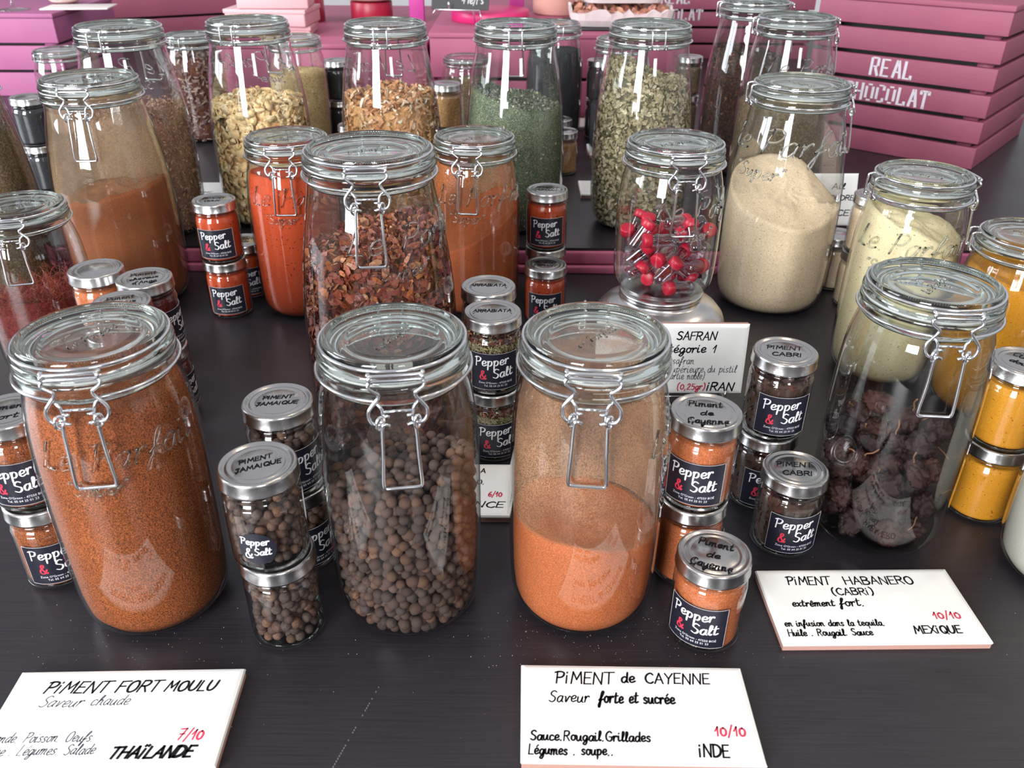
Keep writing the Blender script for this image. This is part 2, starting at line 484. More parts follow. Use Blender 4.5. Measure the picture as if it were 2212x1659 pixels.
# ------------------------------------------------------------------ single-stroke lettering
# each glyph: width | strokes; a stroke starting with ~ is smoothed
G = {
 'A': '6.4|0,0 3,10 6,0|1,3.6 5,3.6', 'B': '6|0,0 0,10|~0,10 3.6,9.8 4.8,7.8 3.4,5.6 0,5.3|~0,5.3 4,5 5.4,2.6 3.8,.2 0,0',
 'C': '6|~5.6,8.4 3.8,10 1.2,8.4 .1,5 1.2,1.4 3.8,0 5.8,1.4', 'D': '6.4|0,0 .2,10|~-.6,10 3.4,9.4 5.8,6.4 5.2,2.4 2.6,.2 0,0',
 'E': '5|4.6,10 .2,10 0,0 4.6,0|0,5.2 3.8,5.2', 'F': '5.2|5.4,10 0,9.6 0,0|0,5.2 4,5.4',
 'G': '6.4|~5.6,8.4 3.8,10 1.2,8.4 .1,5 1.2,1.2 4,0 5.8,1.6 5.8,4.4|5.8,4.4 3.4,4.4', 'H': '6.2|0,0 0,10|5.6,0 5.6,10|0,5 5.6,5.2',
 'I': '2|0,0 .3,10', 'J': '5|~1,8.6 2.6,9.6 5,9.8|~3.6,9.6 3.4,3 2,.2 0,1.6', 'K': '6|0,0 0,10|5,10 0,4.6 5.4,0', 'L': '5|.2,10 0,0 4.6,0',
 'M': '7.6|0,0 1,10 3.6,3.4 6.2,10 7,0', 'N': '6.6|0,0 .6,10 5.4,0 6,10', 'O': '6.8|~3.2,10 .8,8.4 .2,4.6 1.4,.8 3.6,0 5.8,2 6,6 4.8,9.2 3.2,10',
 'P': '5.8|.6,0 .8,10|~-.8,9.2 2.4,10 5,9 5,6.6 3.4,5 .8,4.8', 'Q': '6.8|~3.2,10 .8,8.4 .2,4.6 1.4,.8 3.6,0 5.8,2 6,6 4.8,9.2 3.2,10|3.6,2.4 6.6,-1',
 'R': '6|0,0 .2,10|~.2,10 4,9.8 5,7.6 3.6,5.4 .2,5|2.4,5 5.4,0', 'S': '5.8|~5.2,8.8 3.2,10 1,8.8 1,6.6 3,5.2 4.8,3.8 4.8,1.4 2.8,0 .2,1.2',
 'T': '6.2|-.4,9.8 6.2,10|2.8,9.9 2.6,0', 'U': '6.4|~.2,10 .1,3.6 1.6,.3 4,.5 5.4,3.6 5.6,10', 'V': '6|0,10 2.8,0 5.8,10', 'X': '6|0,10 5.6,0|5.6,10 0,0',
 'Y': '6|0,10 2.8,5 5.6,10|2.8,5 2.4,0', 'Z': '5.6|0,10 5.2,10 0,0 5.2,0', 'Ï': '3|.4,0 .6,8|-.6,11 -.4,11.6|1.6,11 1.8,11.6',
 'a': '5|~4.2,4.8 2.4,5.6 .4,3.8 .6,.8 2.4,.1 4,2.6 4.3,5.4|~4.3,5.4 4.1,1.2 5.2,.2', 'b': '4.8|~.2,3 1.6,7 2,9.6 1,9.8 .4,6 .3,.4|~.3,2 1.6,5 3.8,4.6 4.2,2 2.6,0 .4,.6',
 'c': '4.2|~3.8,4.6 2.4,5.6 .6,4.4 .4,1.6 1.8,.1 4.4,1', 'd': '5|~4.2,4.6 2.4,5.6 .4,3.8 .6,.8 2.4,.1 4.2,2.6|~4.6,9.8 4.3,4 4.2,1 5.2,.2',
 'e': '4.4|~.3,2.6 3,3 3.8,4.6 2.4,5.8 .6,4.4 .4,1.8 1.8,.1 4.6,1.2', 'f': '4|~-.4,2 2,5 3.8,9 2.8,10 1.6,7 1,-1.6 .2,-4 -.4,-2 1.6,2 4,3',
 'g': '5|~4,4.8 2.4,5.6 .4,3.8 .6,1 2.4,.4 4,2.8 4.2,5.2|~4.2,5.2 4,-1 2.6,-3.8 .6,-3 2,-.8 5.2,1.4', 'h': '4.8|~.2,2 1.8,8 1.6,9.8 .5,8 .3,0|~.3,2.6 1.8,5.2 3.2,4.8 3.4,1.2 5,.3',
 'i': '2.4|~.2,5.4 .2,1.4 1,.1 2.4,.8|.4,7.6 .5,8.2', 'l': '2.6|~.1,1.4 2,7 2,9.6 .9,9.4 .6,2 1.4,.1 2.6,.8', 'm': '7.4|~-.2,4.4 .4,5.4 .4,0|~.4,3 1.6,5.4 3,5 3.1,0|~3.1,3 4.4,5.4 5.8,5 5.9,1 7.4,.3',
 'n': '5.2|~-.2,4.4 .4,5.4 .4,0|~.4,3 1.8,5.4 3.3,5 3.5,1.2 5.2,.3', 'o': '4.6|~2.2,5.6 .5,4.2 .5,1.4 2.2,0 3.9,1.4 3.9,4.2 2.2,5.6 3.2,5 5,5.2',
 'p': '5|~0,4.6 .6,5.2 .4,-4|~.4,3 1.8,5.5 3.8,4.8 4.1,2 2.6,.2 .5,.8', 'q': '5|~4,4.8 2.4,5.6 .4,3.8 .6,1 2.4,.2 4,2.6|4.2,5.4 4,-4', 'r': '3.8|~-.2,4.2 .5,5.4 .4,0|~.4,2.8 1.6,5 3,5.6 3.4,4.6',
 's': '3.8|~3.2,4.8 2,5.7 .6,4.8 .9,3.4 2.5,2.5 3.1,1.2 1.8,.1 .1,.7', 't': '3.8|~1.4,9 .9,1.6 1.6,.1 3.8,1|-.4,6 3.4,6.4', 'u': '5|~0,5.2 .2,1.4 1.4,.1 3,1.4 3.8,5.3|~3.8,5.3 3.8,1.2 5,.2',
 'v': '4.6|~0,5.2 .8,4.6 1.6,.2 3.6,5.2 5,4.8', 'x': '4.6|~0,5 1,5 3,.4 4.6,.6|4,5.4 .2,0', 'y': '4.8|~0,5.2 .4,1.8 1.8,.6 3.4,2.2 4,5.2|~4,5.2 3.8,-1.6 2.4,-3.8 .6,-2.8 2.4,-.6 5,1', 'z': '4.2|0,5.4 3.6,5.4 .2,0 4,0',
 'é': '4.4|~.3,2.6 3,3 3.8,4.6 2.4,5.8 .6,4.4 .4,1.8 1.8,.1 4.6,1.2|2,7.4 3.4,9', 'ê': '4.4|~.3,2.6 3,3 3.8,4.6 2.4,5.8 .6,4.4 .4,1.8 1.8,.1 4.6,1.2|1.2,7.2 2.4,8.6 3.6,7.2',
 '0': '5.4|~2.6,7.6 .6,6.2 .4,2.2 2.2,0 4.4,1.4 4.6,5.4 2.6,7.6', '1': '3.4|0,4.6 2.2,8.6 2,0', '2': '5|~.4,7 2,9 4,7.6 3,4.4 .2,0|.2,0 4.4,0', '3': '5|~.4,8.4 2.6,9.4 4,7.6 2,5.2|~2,5.2 4.4,3.6 3.4,.4 .2,.6',
 '4': '5|3.2,0 3.2,9 0,3 4.6,3', '5': '5|4.2,9 .8,9 .6,5.2|~.6,5.2 3.4,5.6 4.4,3 3,.2 .2,.6', '6': '5|~3.8,9 1.4,6.6 .4,2.6 2,.1 4.2,1.6 3.6,4.4 .8,3.6', '7': '5.4|0,9.6 4.8,10 1.6,0|.8,5 4.4,5.2', '8': '5|~2.4,5 .6,6.8 2.2,9 4.2,7 2.4,5 .4,2.4 2.2,0 4.4,2 2.4,5', '9': '5|~4,8 2,9 .6,7 2,5 4,6.4 4.2,8.4 3.4,0', 's1': '',
 '/': '4|0,-1.6 3.6,10.4', '.': '2.6|.4,0 .9,.4', ',': '2.4|.8,.6 .2,-1.8', "'": '2|.6,10 .3,7.8', '(': '3.4|~2.6,11 .6,8 .4,2 2,-1.6', ')': '3.4|~.4,11 2.2,8 2.2,2 .4,-1.6', '-': '4|0,4.6 3,4.6', ' ': '4.2|',
 '"': '3|.2,10 0,8|1.6,10 1.4,8',
 '¡': '2.4|.2,0 .3,6.4|.4,8.8 .5,9.4', '_': '3|',
 '&': '8|~7.2,1 5.6,.2 2,6.4 2.2,9.4 4,9.6 4,7.4 1,4.4 .4,1.8 2,0 4.6,.6 6.6,4.4',
}


def strokes(text, h, slant=0.0, bounce=0.0, track=0.0, seed=1, seg=5):
    """list of polylines in text space with cap height h, and the total width"""
    rr = random.Random(seed)
    x = 0; out = []; k = h / 10
    for ch in text:
        g = G.get(ch, G.get(ch.upper(), G[' ']))
        wd, *ss = g.split('|')
        dy = rr.uniform(-bounce, bounce)
        for s in ss:
            if not s:
                continue
            sm = s[0] == '~'
            pts = [tuple(float(q) for q in p.split(',')) for p in s.lstrip('~').split()]
            P = [Vector((a, b, 0)) for a, b in pts]
            if sm:
                P = smooth_pts(P, seg)
            Q = [Vector(((x + p.x + slant * p.y) * k, (p.y + dy) * k, 0)) for p in P]
            if sm or len(Q) == 2:
                out.append(Q)
            else:
                out += [Q[i:i + 2] for i in range(len(Q) - 1)]
        x += float(wd) + 1.1 + track
    return out, x * k


def ribbon(mb, poly, wdt, pen=0.0, cap=True):
    """flat band along a 2-D polyline; pen > 0 thins strokes that run sideways"""
    n = len(poly)
    if n < 2:
        return
    P = list(poly)
    d0 = (P[1] - P[0]); d1 = (P[-1] - P[-2])
    if cap:
        if d0.length > 1e-9: P[0] = P[0] - d0.normalized() * wdt * 0.35
        if d1.length > 1e-9: P[-1] = P[-1] + d1.normalized() * wdt * 0.35
    b = len(mb.v)
    for i, p in enumerate(P):
        t = P[min(i + 1, n - 1)] - P[max(i - 1, 0)]
        if t.length < 1e-9:
            t = Vector((1, 0, 0))
        t.normalize()
        nn = Vector((-t.y, t.x, 0))
        wd = wdt * (1 - pen + pen * abs(t.y + 0.25 * t.x))
        if i in (0, n - 1):
            wd *= 0.75
        mb.v += [p + nn * wd / 2, p - nn * wd / 2]
    for i in range(n - 1):
        mb.f.append((b + 2 * i + 1, b + 2 * i + 3, b + 2 * i + 2, b + 2 * i))


def text_mesh(items, mapf):
    """items: (text, x, y, cap height, width or None, stroke, slant, pen, angle)"""
    mb = MB()
    for k, (text, x, y, h, W_, st, sl, pen, ang) in enumerate(items):
        ps, wd = strokes(text, h, sl, bounce=0.35, seed=k + len(text))
        fx = (W_ / wd) if W_ else 1
        for p in ps:
            q = [Vector((v.x * fx, v.y, 0)) for v in p]
            ca, sa = math.cos(ang), math.sin(ang)
            q = [Vector((x + v.x * ca - v.y * sa, y + v.x * sa + v.y * ca, 0)) for v in q]
            ribbon(mb, q, st, pen)
    mb.v = [mapf(v.x, v.y) for v in mb.v]
    return mb.mesh(False)


def font_mesh(text, size, mapf, x=0, y=0, align='CENTER'):
    cu = bpy.data.curves.new('print', 'FONT')
    cu.body = text; cu.size = size; cu.align_x = align
    cu.resolution_u = 2
    o = bpy.data.objects.new('print', cu)
    col.objects.link(o)
    dg = bpy.context.evaluated_depsgraph_get()
    me = bpy.data.meshes.new_from_object(o.evaluated_get(dg))
    bpy.data.objects.remove(o)
    for v in me.vertices:
        v.co = mapf(v.co.x + x, v.co.y + y)
    return me


def join_meshes(ms):
    V, F = [], []
    for me in ms:
        b = len(V)
        V += [v.co.copy() for v in me.vertices]
        F += [tuple(b + i for i in p.vertices) for p in me.polygons]
    return mk(V, F, False)


def cyl(rad, yaw=0.0):
    def f(x, y):
        a = x / rad + yaw
        return Vector((rad * math.sin(a), -rad * math.cos(a), y))
    return f


# ------------------------------------------------------------------ clip-top preserving jars
RIDGE = 0.0443
KINDS = {
 # R = radius of the lid ridge, T = its height; prof = body outline (radius, height) from the foot upwards
 'tall': dict(R=0.0512, T=0.2767, prof=[(0.044, 0.0), (0.053, 0.0015), (0.0605, 0.007), (0.0655, 0.016), (0.068, 0.03), (0.0692, 0.055), (0.0695, 0.095), (0.069, 0.128), (0.0675, 0.155), (0.0648, 0.18), (0.0612, 0.205), (0.0578, 0.224), (0.0553, 0.236), (0.0541, 0.243), (0.0535, 0.2492)]),
 'medium': dict(R=0.0443, T=0.2245, prof=[(0.034, 0.0), (0.042, 0.0015), (0.0475, 0.006), (0.0515, 0.014), (0.0532, 0.03), (0.0540, 0.06), (0.0542, 0.10), (0.0538, 0.135), (0.0527, 0.158), (0.0509, 0.174), (0.0488, 0.186), (0.0474, 0.192), (0.0466, 0.197)]),
 'low': dict(R=0.0443, T=0.1600, prof=[(0.034, 0.0), (0.041, 0.0015), (0.0465, 0.006), (0.0505, 0.014), (0.0522, 0.028), (0.0528, 0.05), (0.0528, 0.080), (0.0522, 0.098), (0.0509, 0.111), (0.0488, 0.1225), (0.0474, 0.1285), (0.0466, 0.1325)]),
}
cache = {}


def inner_prof(kind, z0, z1, off=0.0024, n=26):
    """inner radius at heights z0..z1 of a jar kind"""
    pr = KINDS[kind]['prof']
    out = []
    for i in range(n + 1):
        z = z0 + (z1 - z0) * i / n
        out.append((rad_at(pr, z) - off, z))
    return out


def rad_at(pr, z):
    for (r1, z1), (r2, z2) in zip(pr, pr[1:]):
        if z1 <= z <= z2:
            t = (z - z1) / max(1e-9, z2 - z1)
            return r1 + (r2 - r1) * t
    return pr[-1][0] if z > pr[-1][1] else pr[0][0]


def jar_meshes(kind):
    if kind in cache:
        return cache[kind]
    K = KINDS[kind]; T = K['T']; d = {}
    pr = K['prof']
    # smooth the profile a little
    P = [(v.x, v.y) for v in smooth_pts([Vector((r, z, 0)) for r, z in pr], 3)]
    d['glass_body'] = lathe(P, 80, cap1=False)
    D = K['R'] - 0.0443
    k = K['R'] / 0.0443
    # thick moulded mouth of the jar (solid ring of glass)
    sec = [(0.0440, -0.0272), (0.0464, -0.0274), (0.0470, -0.0255), (0.0468, -0.0240), (0.0484, -0.0230), (0.0489, -0.0208), (0.0479, -0.0194),
           (0.0487, -0.0178), (0.0488, -0.0154), (0.0480, -0.0139), (0.0455, -0.0137), (0.0438, -0.0155), (0.0432, -0.0240)]
    d['mouth_ring'] = lathe([(r + D, T + z) for r, z in sec], 80, closed=True)
    # glass lid: outer ridge, sunken centre, flange that sits on the gasket
    lid = [(0.0001, -0.0046), (0.012 * k, -0.0046), (0.022 * k, -0.0045), (0.0285 * k, -0.0043), (0.0300 * k, -0.0038), (0.0312 * k, -0.0042), (0.0350 + D, -0.0052),
           (0.0390 + D, -0.0047), (0.0410 + D, -0.0018), (0.0420 + D, -0.0002), (0.0432 + D, 0), (0.0443 + D, -0.0008), (0.0447 + D, -0.0028), (0.0441 + D, -0.0052), (0.0446 + D, -0.0060),
           (0.0470 + D, -0.0066), (0.0482 + D, -0.0074), (0.0485 + D, -0.0100), (0.0476 + D, -0.0120), (0.0440 + D, -0.0122), (0.0415 + D, -0.0126), (0.0400 + D, -0.0115),
           (0.0385 + D, -0.0092), (0.0300 * k, -0.0086), (0.0150 * k, -0.0088), (0.0001, -0.0088)]
    d['glass_lid'] = lathe([(r, T + z) for r, z in lid], 96)
    mb = MB()
    for i in range(150):
        a = 2 * PI * i / 150
        c = Vector(((0.0398 + D) * math.sin(a), -(0.0398 + D) * math.cos(a), T - 0.0030))
        e = Vector(((0.0412 + D) * math.sin(a), -(0.0412 + D) * math.cos(a), T - 0.0010))
        mb.tube([c, e], 0.00045, 4)
    d['knurling'] = mb.mesh()
    d['gasket'] = lathe([(0.0430 + D, T - 0.0137), (0.0472 + D, T - 0.0137), (0.0474 + D, T - 0.0122), (0.0430 + D, T - 0.0122)], 72, closed=True)

    def cp(u, w_, z, back=False):
        return Vector((u, -(w_ + D) if not back else (w_ + D), T + z))
    # wire round the lid and its latch loop
    mb = MB()
    mb.tube([((0.0462 + D) * math.sin(a), -(0.0462 + D) * math.cos(a), T - 0.0034) for a in [2 * PI * i / 72 for i in range(72)]], 0.0012, 8, closed=True)
    half = [(0.000, 0.0505, -0.0072), (0.0130, 0.0502, -0.0072), (0.0160, 0.0506, -0.0084), (0.0163, 0.0512, -0.0108), (0.0136, 0.0512, -0.0132), (0.0108, 0.0511, -0.0156),
            (0.0114, 0.0512, -0.0184), (0.0145, 0.0516, -0.0222), (0.0172, 0.0520, -0.0262), (0.0172, 0.0527, -0.0306), (0.0152, 0.0533, -0.0340), (0.0118, 0.0533, -0.0352), (0.0094, 0.0528, -0.0342)]
    R_ = [cp(u, w_, z) for u, w_, z in half]
    Lh = [cp(-u, w_, z) for u, w_, z in half[1:]]
    mb.tube(list(reversed(Lh)) + R_, 0.00122, 8, seg=5)
    mb.tube([cp(-0.0160, 0.0466, -0.0036), cp(-0.0135, 0.0498, -0.0040), cp(0.0135, 0.0498, -0.0040), cp(0.0160, 0.0466, -0.0036)], 0.00122, 8, seg=4)
    for s in (-1, 1):
        mb.tube([cp(s * 0.0140, 0.0496, -0.0040), cp(s * 0.0158, 0.0508, -0.0052), cp(s * 0.0150, 0.0506, -0.0076)], 0.0012, 8, seg=4)
    d['latch_wire'] = mb.mesh()
    # wire round the neck with its front hooks and cross bar
    mb = MB()
    pts = []
    for i in range(65):
        a = R(16) + (2 * PI - 2 * R(16)) * i / 64
        pts.append(((0.0497 + D) * math.sin(a), -(0.0497 + D) * math.cos(a), T - 0.0218))
    f = [cp(0.0112, 0.0502, -0.0234), cp(0.0094, 0.0506, -0.0262), cp(0.0088, 0.0510, -0.0306), cp(0.0084, 0.0518, -0.0336), cp(0.0094, 0.0532, -0.0342), cp(0.0106, 0.0540, -0.0322)]
    g_ = [Vector((-v.x, v.y, v.z)) for v in f]
    mb.tube(list(reversed(f)) + [Vector(p) for p in pts] + g_, 0.00115, 8)
    mb.tube([cp(-0.0084, 0.0508, -0.0278), cp(0.0084, 0.0508, -0.0278)], 0.0010, 8)
    for s in (-1, 1):
        mb.tube([cp(s * 0.0088, 0.0516, -0.0302), cp(s * 0.0050, 0.0520, -0.0306)], 0.00115, 8)
    d['neck_wire'] = mb.mesh()
    # closing lever hanging in front
    mb = MB()
    zb = -0.0812
    wb = max(rad_at(pr, T + zb) - D + 0.0024, 0.0535)
    lv = [(0.0052, 0.0534, -0.0362), (0.0086, 0.0540, -0.0350), (0.0100, 0.0543, -0.0385), (0.0108, (0.0543 + wb) / 2 + 0.0006, -0.0580), (0.0118, wb, zb + 0.006), (0.0114, wb, zb + 0.0012), (0.0092, wb, zb), (0.0, wb, zb)]
    A = [cp(u, w_, z) for u, w_, z in lv]
    B = [cp(-u, w_, z) for u, w_, z in lv[:-1]]
    mb.tube(A + list(reversed(B)), 0.00122, 8, seg=4)
    for s in (-1, 1):
        ctr = cp(s * 0.0112, 0.0540, -0.0340)
        loop = [ctr + Vector((0.0018 * math.cos(t), 0.0018 * math.cos(t), 0.0042 * math.sin(t))) for t in [2 * PI * i / 14 for i in range(14)]]
        mb.tube(loop, 0.00105, 7, closed=True)
    d['lever'] = mb.mesh()
    # hinge at the back
    mb = MB()
    for s in (-1, 1):
        mb.tube([cp(s * 0.0082, 0.0462, -0.0036, True), cp(s * 0.0084, 0.0512, -0.0042, True), cp(s * 0.0084, 0.0532, -0.0066, True), cp(s * 0.0084, 0.0536, -0.0225, True), cp(s * 0.0076, 0.0528, -0.0258, True)], 0.00115, 8, seg=4)
        loop = [cp(s * 0.0100 + 0.0022 * math.cos(t), 0.0518 + 0.0012 * math.sin(t), -0.0240 + 0.0024 * math.sin(t), True) for t in [2 * PI * i / 12 for i in range(12)]]
        mb.tube(loop, 0.001, 7, closed=True)
    mb.tube([cp(-0.0100, 0.0514, -0.0256, True), cp(0.0100, 0.0514, -0.0256, True)], 0.0010, 8)
    d['hinge'] = mb.mesh()
    # moulded script on the glass and on the lid
    d['cap_script'] = None
    cache[kind] = d
    return d


def script_tube(items, mapf, rad, n=5):
    mb = MB()
    for (text, x, y, h, sl) in items:
        ps, wd = strokes(text, h, sl, seed=3, seg=3)
        for p in ps:
            q = [mapf(x - wd / 2 + v.x, y + v.y) for v in p]
            if len(q) > 1:
                mb.tube(q, rad, n)
    return mb.mesh()


def prof_map(pr, yaw):
    def f(x, y):
        r = rad_at(pr, y) + 0.0002
        a = x / 0.052 + yaw
        return Vector((r * math.sin(a), -r * math.cos(a), y))
    return f


MATOF = dict(glass_body='glass', mouth_ring='lid_glass', glass_lid='lid_glass', knurling='emboss', gasket='gasket', latch_wire='wire', neck_wire='wire', lever='wire', hinge='wire')
lid_script = {}


def clip_jar(kind, loc, yaw, label, group=None, emb=None, emb_h=0.022, scale_z=1.0, scale=1.0, name='preserving_jar', big=False, hinge_only=False, lid_text=True, lid_yaw=0.4):
    root = empty(name, loc, yaw)
    root.scale = (scale, scale, scale * scale_z)
    tag(root, label, 'jar', group)
    d = jar_meshes(kind)
    for k, mn in MATOF.items():
        o = link(k, d[k], M[mn], root)
    T = KINDS[kind]['T']
    if lid_text:
        if kind not in lid_script:
            ca, sa = math.cos(lid_yaw), math.sin(lid_yaw)
            lid_script[kind] = script_tube([('Le Parfait', 0, -0.003, 0.0068, 0.35)], lambda x, y: Vector((x * ca - y * sa, x * sa + y * ca, T - 0.0044)), 0.00045, 5)
        link('lid_lettering', lid_script[kind], M['emboss'], root)
    if emb is not None:
        pr = KINDS[kind]['prof']
        zt = T - (0.066 if kind != 'low' else 0.060)
        me = script_tube([('Le Parfait', 0.0, zt - emb_h * 0.3, emb_h, 0.30), ('"Super"', -emb_h, zt - emb_h * 1.25, emb_h * 0.52, 0.25)], prof_map(pr, emb), emb_h * 0.042, 6)
        link('moulded_lettering', me, M['emboss'], root)
    return root


# ------------------------------------------------------------------ contents

def content_solid(kind_or_prof, top, hf, n=64, off=0.0026, z0=0.005, rings=14, name='spice'):
    """closed heap: follows the inner wall up to the height function hf(x, y)"""
    pr = KINDS[kind_or_prof]['prof'] if isinstance(kind_or_prof, str) else kind_or_prof
    V, F = [], []
    m = 22
    # wall
    for i in range(m + 1):
        t = i / m
        for j in range(n):
            a = 2 * PI * j / n
            sx, sy = math.sin(a), -math.cos(a)
            rr = rad_at(pr, top * 0.8) - off
            ztop = hf(sx * rr, sy * rr)
            z = z0 + (ztop - z0) * t
            r = max(0.004, rad_at(pr, z) - off)
            V.append((r * sx, r * sy, z))
    for i in range(m):
        for j in range(n):
            j2 = (j + 1) % n
            F.append((i * n + j, i * n + j2, (i + 1) * n + j2, (i + 1) * n + j))
    base = m * n
    prev = [base + j for j in range(n)]
    for k in range(1, rings):
        f = 1 - k / rings
        row = []
        for j in range(n):
            x, y, z = V[base + j]
            zz = hf(x * f, y * f)
            # blend at the rim
            V.append((x * f, y * f, zz)); row.append(len(V) - 1)
        for j in range(n):
            j2 = (j + 1) % n
            F.append((prev[j], prev[j2], row[j2], row[j]))
        prev = row
    V.append((0, 0, hf(0, 0))); c = len(V) - 1
    for j in range(n):
        F.append((prev[j], prev[(j + 1) % n], c))
    V.append((0, 0, z0)); c = len(V) - 1
    for j in range(n):
        F.append((c, (j + 1) % n, j))
    return mk(V, F)


def heap(base, sx=0.0, sy=0.0, amp=0.003, freq=40, seed=0, cone=0.0, step=None):
    def f(x, y):
        z = base + sx * x + sy * y + amp * noise.noise(Vector((x * freq, y * freq, seed * 7.3))) - cone * math.hypot(x, y)
        z += amp * 0.4 * noise.noise(Vector((x * freq * 4, y * freq * 4, seed * 3.1 + 5)))
        return z
    return f


def stuff(name, me, m, loc, rz, label, cat, parent_scale=1.0, zs=1.0, kind='stuff', group=None):
    o = link(name, me, m)
    o.location = loc
    o.rotation_euler = (0, 0, rz)
    o.scale = (parent_scale, parent_scale, parent_scale * zs)
    tag(o, label, cat, group, kind)
    last_stuff[0] = o
    return o


last_stuff = [None]
def film(name, me, m, loc, zs=1.0):
    """powder clinging to the glass: a part of the powder below it"""
    p = last_stuff[0]
    o = link(name, me, m, p)
    o['kind'] = 'stuff'
    return o


def blend(core, core_m, flakes, flakes_m):
    """one mesh of the packed inside and the separate pieces around it"""
    V = [v.co.copy() for v in core.vertices]; F = [tuple(p.vertices) for p in core.polygons]
    n1 = len(F); b = len(V)
    V += [v.co.copy() for v in flakes.vertices]; F += [tuple(b + i for i in p.vertices) for p in flakes.polygons]
    me = mk(V, F)
    me.materials.append(core_m); me.materials.append(flakes_m)
    me.polygons.foreach_set('material_index', [0] * n1 + [1] * (len(F) - n1))
    return me


def piece_leaf(rr, s):
    """small curled flake: 4 quads"""
    a = s * rr.uniform(0.7, 1.3); b = a * rr.uniform(0.35, 0.8)
    c = rr.uniform(-0.5, 0.5) * a
    V = [(-a, -b * .5, 0), (-a * .2, -b, c * .6), (a * .8, -b * .4, c), (a, b * .5, c * .5), (a * .1, b, c * .9), (-a * .9, b * .4, c * .1)]
    return V, [(0, 1, 4, 5), (1, 2, 3, 4)]


def piece_strip(rr, s):
    ln = s * rr.uniform(1.2, 2.6); wd = s * rr.uniform(0.18, 0.4)
    cu = rr.uniform(-1.6, 1.6)
    V, F = [], []
    n = 5
    for i in range(n):
        t = i / (n - 1) - 0.5
        a = cu * t * 2
        x = ln * t; z = ln * 0.35 * math.cos(a * 1.2) * (1 if cu > 0 else -1)
        tw = cu * t
        ww = wd * (1 - 1.2 * t * t)
        V += [(x, -ww * math.cos(tw), z - ww * math.sin(tw)), (x, ww * math.cos(tw), z + ww * math.sin(tw))]
    for i in range(n - 1):
        F.append((2 * i, 2 * i + 2, 2 * i + 3, 2 * i + 1))
    return V, F


def piece_disc(rr, s):
    n = 9; V = []; F = []
    a = s * rr.uniform(0.7, 1.15); b = a * rr.uniform(0.6, 1.0); cu = rr.uniform(-0.5, 0.5)
    for i in range(n):
        t = 2 * PI * i / n
        q = 1 + rr.uniform(-0.08, 0.08)
        x, y = a * q * math.cos(t), b * q * math.sin(t)
        V.append((x, y, cu * x * x / a + 0.00025))
    for i in range(n):
        x, y, z = V[i]; V.append((x * .98, y * .98, z - 0.0006))
    F.append(tuple(range(n))); F.append(tuple(reversed(range(n, 2 * n))))
    for i in range(n):
        F.append((i, n + i, n + (i + 1) % n, (i + 1) % n))
    return V, F


def piece_thread(rr, s):
    P = [Vector((0, 0, 0))]
    d = Vector((rr.uniform(-1, 1), rr.uniform(-1, 1), rr.uniform(-.4, .4))).normalized()
    for i in range(7):
        d = (d + Vector((rr.uniform(-1, 1), rr.uniform(-1, 1), rr.uniform(-1, 1))) * 0.55).normalized()
        P.append(P[-1] + d * s)
    mb = MB(); mb.tube(P, 0.00022, 3)
    return [tuple(v) for v in mb.v], mb.f


def rand_rot(rr):
    from mathutils import Quaternion
    u1, u2, u3 = rr.random(), rr.random() * 2 * PI, rr.random() * 2 * PI
    return Quaternion((math.sqrt(1 - u1) * math.sin(u2), math.sqrt(1 - u1) * math.cos(u2), math.sqrt(u1) * math.sin(u3), math.sqrt(u1) * math.cos(u3))).to_matrix()


def scatter(kind_or_prof, hf, n_wall, n_top, piece, s, seed=1, off=0.0026, z0=0.006, top_guess=0.15, tangent=0.6, depth=0.004):
    pr = KINDS[kind_or_prof]['prof'] if isinstance(kind_or_prof, str) else kind_or_prof
    rr = random.Random(seed)
    V, F = [], []

    def add(p, rot):
        v, f = piece(rr, s)
        b = len(V)
        for q in v:
            w_ = rot @ Vector(q) + p
            # stay inside the glass
            rl = math.hypot(w_.x, w_.y); rm = rad_at(pr, max(0.0, w_.z)) - off + 0.001
            if rl > rm:
                w_.x *= rm / rl; w_.y *= rm / rl
            if w_.z < z0 * 0.6: w_.z = z0 * 0.6
            V.append(w_)
        for g in f:
            F.append(tuple(b + i for i in g))
    for i in range(n_wall):
        a = rr.uniform(0, 2 * PI)
        sx, sy = math.sin(a), -math.cos(a)
        rr0 = rad_at(pr, top_guess * 0.8) - off
        zt = hf(sx * rr0, sy * rr0)
        z = z0 + (zt - z0) * rr.random()
        r = rad_at(pr, z) - off - rr.random() * depth
        m_ = rand_rot(rr)
        if rr.random() < tangent:
            # lay the flake against the wall with a random spin
            zax = Vector((sx, sy, rr.uniform(-.5, .5))).normalized()
            xax = zax.orthogonal().normalized(); yax = zax.cross(xax)
            sp = rr.uniform(0, 2 * PI)
            x2 = xax * math.cos(sp) + yax * math.sin(sp); y2 = zax.cross(x2)
            m_ = Matrix((x2, y2, zax)).transposed()
        add(Vector((r * sx, r * sy, z)), m_)
    for i in range(n_top):
        a = rr.uniform(0, 2 * PI)
        rm = rad_at(pr, top_guess) - off
        q = rm * math.sqrt(rr.random()) * 0.97
        x, y = q * math.sin(a), -q * math.cos(a)
        z = hf(x, y) + rr.uniform(-0.001, 0.002)
        add(Vector((x, y, z)), rand_rot(rr))
    return mk(V, F)


